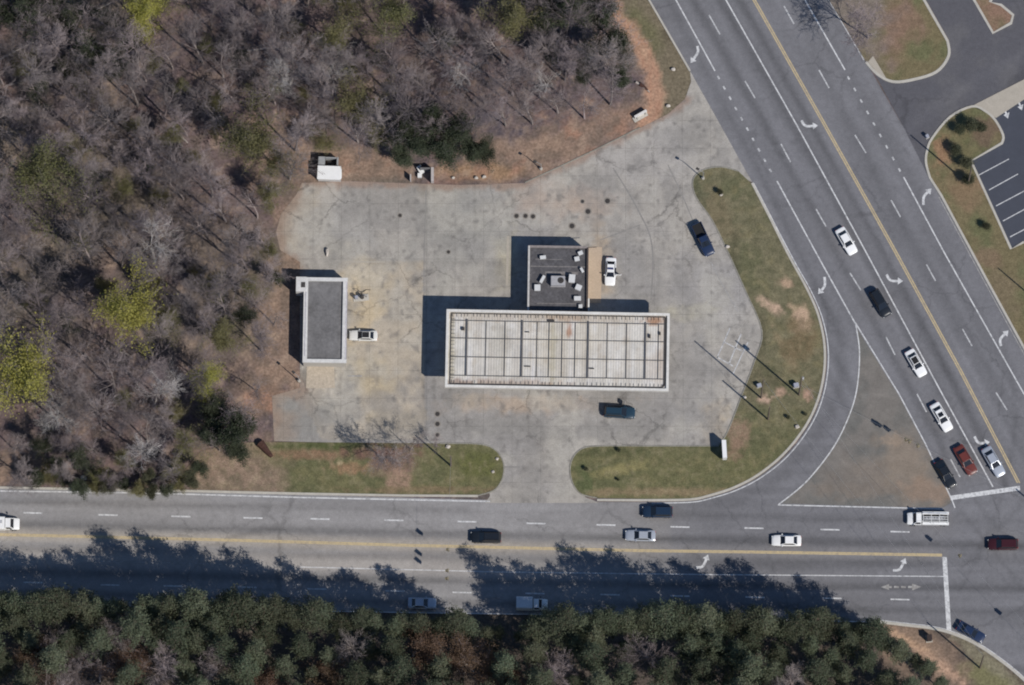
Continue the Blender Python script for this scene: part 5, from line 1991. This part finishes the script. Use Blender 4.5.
for (u, v, s, k) in ((155, 262, 1.05, 0), (285, 85, .95, 1), (330, 78, .8, 2), (145, 455, .8, 3), (57, 420, .9, 4), (155, 405, .9, 5), (470, 85, .85, 6), (545, 92, .8, 0)):
    plant('bare_tree', {155: 'pale branched bare tree standing over the yellow leafed tree', 285: 'white barked bare tree near the bleached fallen trunk', 330: 'white barked bare tree in the upper woods, right of the other',
                        145: 'white limbed bare tree near the road edge', 57: 'pale limbed bare tree in the lower left woods', 470: 'pale bare tree above the bin screen', 545: 'pale bare tree in the woods near the clay bank'}.get(u) if (u, v) != (155, 405)
          else 'pale limbed bare tree in the lower woods above the road', 'tree', u, v, bare[k], (M_barkp, M_barkp), s)

for (u, v, s, k, mt, lab) in LEAFY:
    plant('leafy_tree', lab, 'tree', u, v, thin[k], (M_bark, M_twig, mt), s)

for i, (u, v, s) in enumerate(((418, 152, 1.0), (445, 156, .95), (400, 163, .75), (472, 160, .75), (402, 138, 1.0), (432, 132, 1.0), (455, 140, 1.0), (488, 158, .7), (214, 440, .9), (230, 442, 1.15), (220, 418, .85), (246, 432, .8), (238, 455, .7), (610, 60, 1.05), (620, 85, .8), (600, 28, 1.15), (565, 28, 1.1), (582, 62, .8), (540, 30, .9), (95, 62, 1.1), (70, 75, .9), (115, 75, .95), (20, 30, 1.3), (45, 18, 1.2), (0, 24, 1.2), (65, 30, 1.0), (130, 50, .8),
                              (275, 280, .5), (105, 25, .8), (540, 10, .8))):
    reg = 'behind the bin screen' if (380 < u < 480) else 'by the clay strip near the road' if v > 400 else 'beside the clay track' if u > 530 else 'in the upper left woods' if u < 200 else 'at the corner of the narrow building'
    plant('evergreen_tree', 'dark green evergreen tree ' + reg, 'tree', u, v, everg[i % 3], (M_bark, M_twig, M_everg), s, None, 'evergreens ' + reg)

# low green understorey between the bare trunks
UNDER = poisson(WOODS, lambda a, b: 30, 600, 21)
for i, (u, v) in enumerate(UNDER):
    k = float(fbm(np.array([float(u)]), np.array([float(v)]), 70, 9, 2)[0])
    if k < .47 or any((u - q[0]) ** 2 + (v - q[1]) ** 2 < (22 * q[2]) ** 2 for q in LEAFY):
        continue
    if i % 3:
        plant('understorey_tree', 'low sparse olive sapling half hidden among the bare trees', 'sapling', u, v, thin[i % 3], (M_bark, M_twig, M_oleaf), rt.uniform(.4, .75), None, 'olive saplings under the bare trees')
    else:
        plant('understorey_tree', 'low dark green sapling half hidden among the bare trees', 'sapling', u, v, thin[i % 3], (M_bark, M_twig, M_everg), rt.uniform(.4, .8), None, 'dark green saplings under the bare trees')

# bushes overhanging the road edge
for i, (u, v) in enumerate(((40, 484), (52, 478), (66, 486), (80, 490), (96, 489), (110, 491), (125, 489), (138, 492), (152, 494), (166, 493), (178, 490), (190, 484), (60, 470), (100, 478), (150, 480), (200, 470))):
    plant('evergreen_bush', 'dull green bush overhanging the road edge at the lower left', 'bush', u, v, everg[i % 3], (M_bark, M_twig, (M_everg, M_oleaf, M_shrub)[i % 3]), rt.uniform(.38, .6), None, 'bushes along the road edge')

# pines along the lower edge
PINE = [(-50, 620), (0, 622), (300, 632), (520, 642), (655, 638), (760, 640), (862, 642), (892, 650), (925, 672), (945, 690), (950, 715), (-50, 715)]
FH = ([-60, 40, 75, 100, 140, 200, 310, 345, 380, 440, 478, 488, 528, 540, 620, 700, 800, 880, 930, 960], [21, 21, 19, 17, 21, 22.5, 22, 20, 17, 17.5, 15, 6, 6, 18, 19.5, 18, 17, 14, 9, 8])
front_edge = [(-60, 613), (0, 615), (290, 624), (350, 631), (400, 634), (540, 635), (620, 633), (655, 631), (760, 633), (862, 637), (893, 650), (922, 668), (946, 692)]
row = []
for a, b in zip(front_edge[:-1], front_edge[1:]):
    ln = math.hypot(b[0] - a[0], b[1] - a[1])
    k = max(1, round(ln / 15.5))
    for q in range(k):
        t = (q + rt.uniform(.2, .8)) / k
        row.append((a[0] + (b[0] - a[0]) * t, a[1] + (b[1] - a[1]) * t + rt.uniform(0, 5)))
pts = [p for p in poisson(PINE, lambda a, b: 18 if b < 655 else 21, 16000, 9) if all((p[0] - a) ** 2 + (p[1] - b) ** 2 > 14 ** 2 for a, b in row)]
for i, (u, v) in enumerate(row + pts):
    front = i < len(row)
    h = np.interp(u, FH[0], FH[1])
    if 484 < u < 531 and v < 645:
        h = rt.uniform(3.5, 6)
    if not front:
        h = h * rt.uniform(.7, 1.1) if v < 660 else rt.uniform(12, 22) * (.8 if u > 860 else 1)
        if v > 646 and u < 800 and rt.random() < (.24 if u < 640 else .10):
            if rt.random() < .4:
                plant('brown_leafed_tree', 'brown leafed tree among the pines below the road', 'tree', u, v, thin[rt.randrange(3)], (M_bark, M_twig, M_bleaf), rt.uniform(.9, 1.2), None, 'brown leafed trees among the pines')
            else:
                plant('bare_tree', 'leafless tree among the pines below the road', 'tree', u, v, rt.choice(bare), (M_bark, M_twig), rt.uniform(.85, 1.05), None, 'bare trees among the pines')
            continue
    else:
        h *= rt.choice((.70, .88, .98, 1.04, 1.1, 1.16) if u > 350 else (.78, .86, .92, .97, 1.0)) * rt.uniform(.97, 1.03)
    if not front:
        lab, g = 'tall dark green pine standing behind the front row below the road', 'pines behind the front row'
    else:
        lab, g = 'tall dark green pine in the front row along the lower road edge', 'pines in the front row along the road'
    sc = h / 18
    plant('pine_tree', lab, 'tree', u, v, rt.choice(pines), (M_pbark, M_needle), sc ** .6 * rt.uniform(.92, 1.12), None, g, 0, sc ** .4)
for (u, v) in ((345, 690), (330, 684), (500, 688), (520, 694), (487, 682)):
    plant('brown_leafed_tree', 'brown leafed tree among the pines below the road', 'tree', u, v, thin[int(u) % 3], (M_bark, M_twig, M_bleaf), .85, None, 'brown leafed trees among the pines')

# single bare trees
small = [bare_tree_meshes(150 + i, 8, .62, 4, .9, .8, .016) for i in range(2)]
plant('bare_tree', 'wide bare tree on the verge casting branched shadow on the forecourt', 'tree', 384, 460, small[0], (M_bark, M_twig), 1.05)
plant('bare_tree', 'smaller bare tree on the verge right of the wide one', 'tree', 411, 450, small[1], (M_bark, M_twig), .8)
plant('bare_tree', 'bare tree on the rounded grass island at the top right', 'tree', 868, 38, small[0], (M_bark, M_twig), 1.45)
plant('bare_tree', 'bare sapling on the verge beside the signal pole', 'tree', 437, 447, small[1], (M_bark, M_twig), .5)
for (u, v, s, lab) in ((970, 128, 1.15, 'dark round shrub at the top of the parking island'), (960, 132, .9, 'dark shrub left of the round one on the parking island'), (955, 152, 1.0, 'dark shrub halfway down the parking island'), (966, 165, 1.1, 'dark shrub near the parking lot corner'),
                       (968, 182, 1.0, 'lowest dark shrub on the parking island'), (981, 129, .9, 'dark shrub nearest the pavement on the parking island'), (720, 193, .5, 'small green shrub at the top of the long verge'), (986, 228, .7, 'low shrub in the lower parking island'),
                       (586, 470, .36, 'pale green tuft at the rounded left end of the corner verge'), (619, 451, .34, 'dark tuft at the forecourt edge of the corner verge'), (805, 415, .3, 'small shrub near the slip lane kerb'), (618, 480, .26, 'dark low tuft inside the corner verge'), (788, 418, .34, 'dark tuft at the lower part of the corner verge')):
    plant('shrub', lab, 'shrub', u, v, shrubs[int(u) % 3], (M_bark, M_twig, M_shrub), s, None, None, .08)

# ------------------------------------------------------------------ light
w = bpy.data.worlds.new('World')
scene.world = w
w.use_nodes = True
nt = w.node_tree
bg = nt.nodes['Background']
sky = nt.nodes.new('ShaderNodeTexSky')
sky.sky_type = 'NISHITA'
sky.sun_disc = False
SUN_EL = R(46)
SH = Vector((-1, .88)).normalized()             # direction shadows fall
az = math.atan2(-SH.x, -SH.y)                   # compass azimuth of the sun (from +Y, clockwise)
sky.sun_elevation = SUN_EL
sky.sun_rotation = az
sky.air_density = 1.0
sky.dust_density = .15
sky.ozone_density = 5.5
nt.links.new(sky.outputs[0], bg.inputs['Color'])
bg.inputs['Strength'].default_value = .085
ld = bpy.data.lights.new('sun', 'SUN')
ld.energy = 4.2
ld.angle = R(.5)
ld.color = (1, .95, .88)
sun = bpy.data.objects.new('sun', ld)
COL.objects.link(sun)
sd = Vector((SH.x * math.cos(SUN_EL), SH.y * math.cos(SUN_EL), -math.sin(SUN_EL)))
sun.rotation_euler = sd.to_track_quat('-Z', 'Y').to_euler()
sun.location = (60, -60, 80)

scene.view_settings.view_transform = 'Standard'
scene.view_settings.look = 'None'
scene.view_settings.exposure = 0.0
scene.view_settings.gamma = 1.0
scene.view_settings.use_curve_mapping = False
scene.cycles.max_bounces = 6
scene.cycles.diffuse_bounces = 3
scene.cycles.use_denoising = True
scene.render.film_transparent = False
scene.cycles.pixel_filter_type = 'BLACKMAN_HARRIS'
scene.cycles.filter_width = 2.0
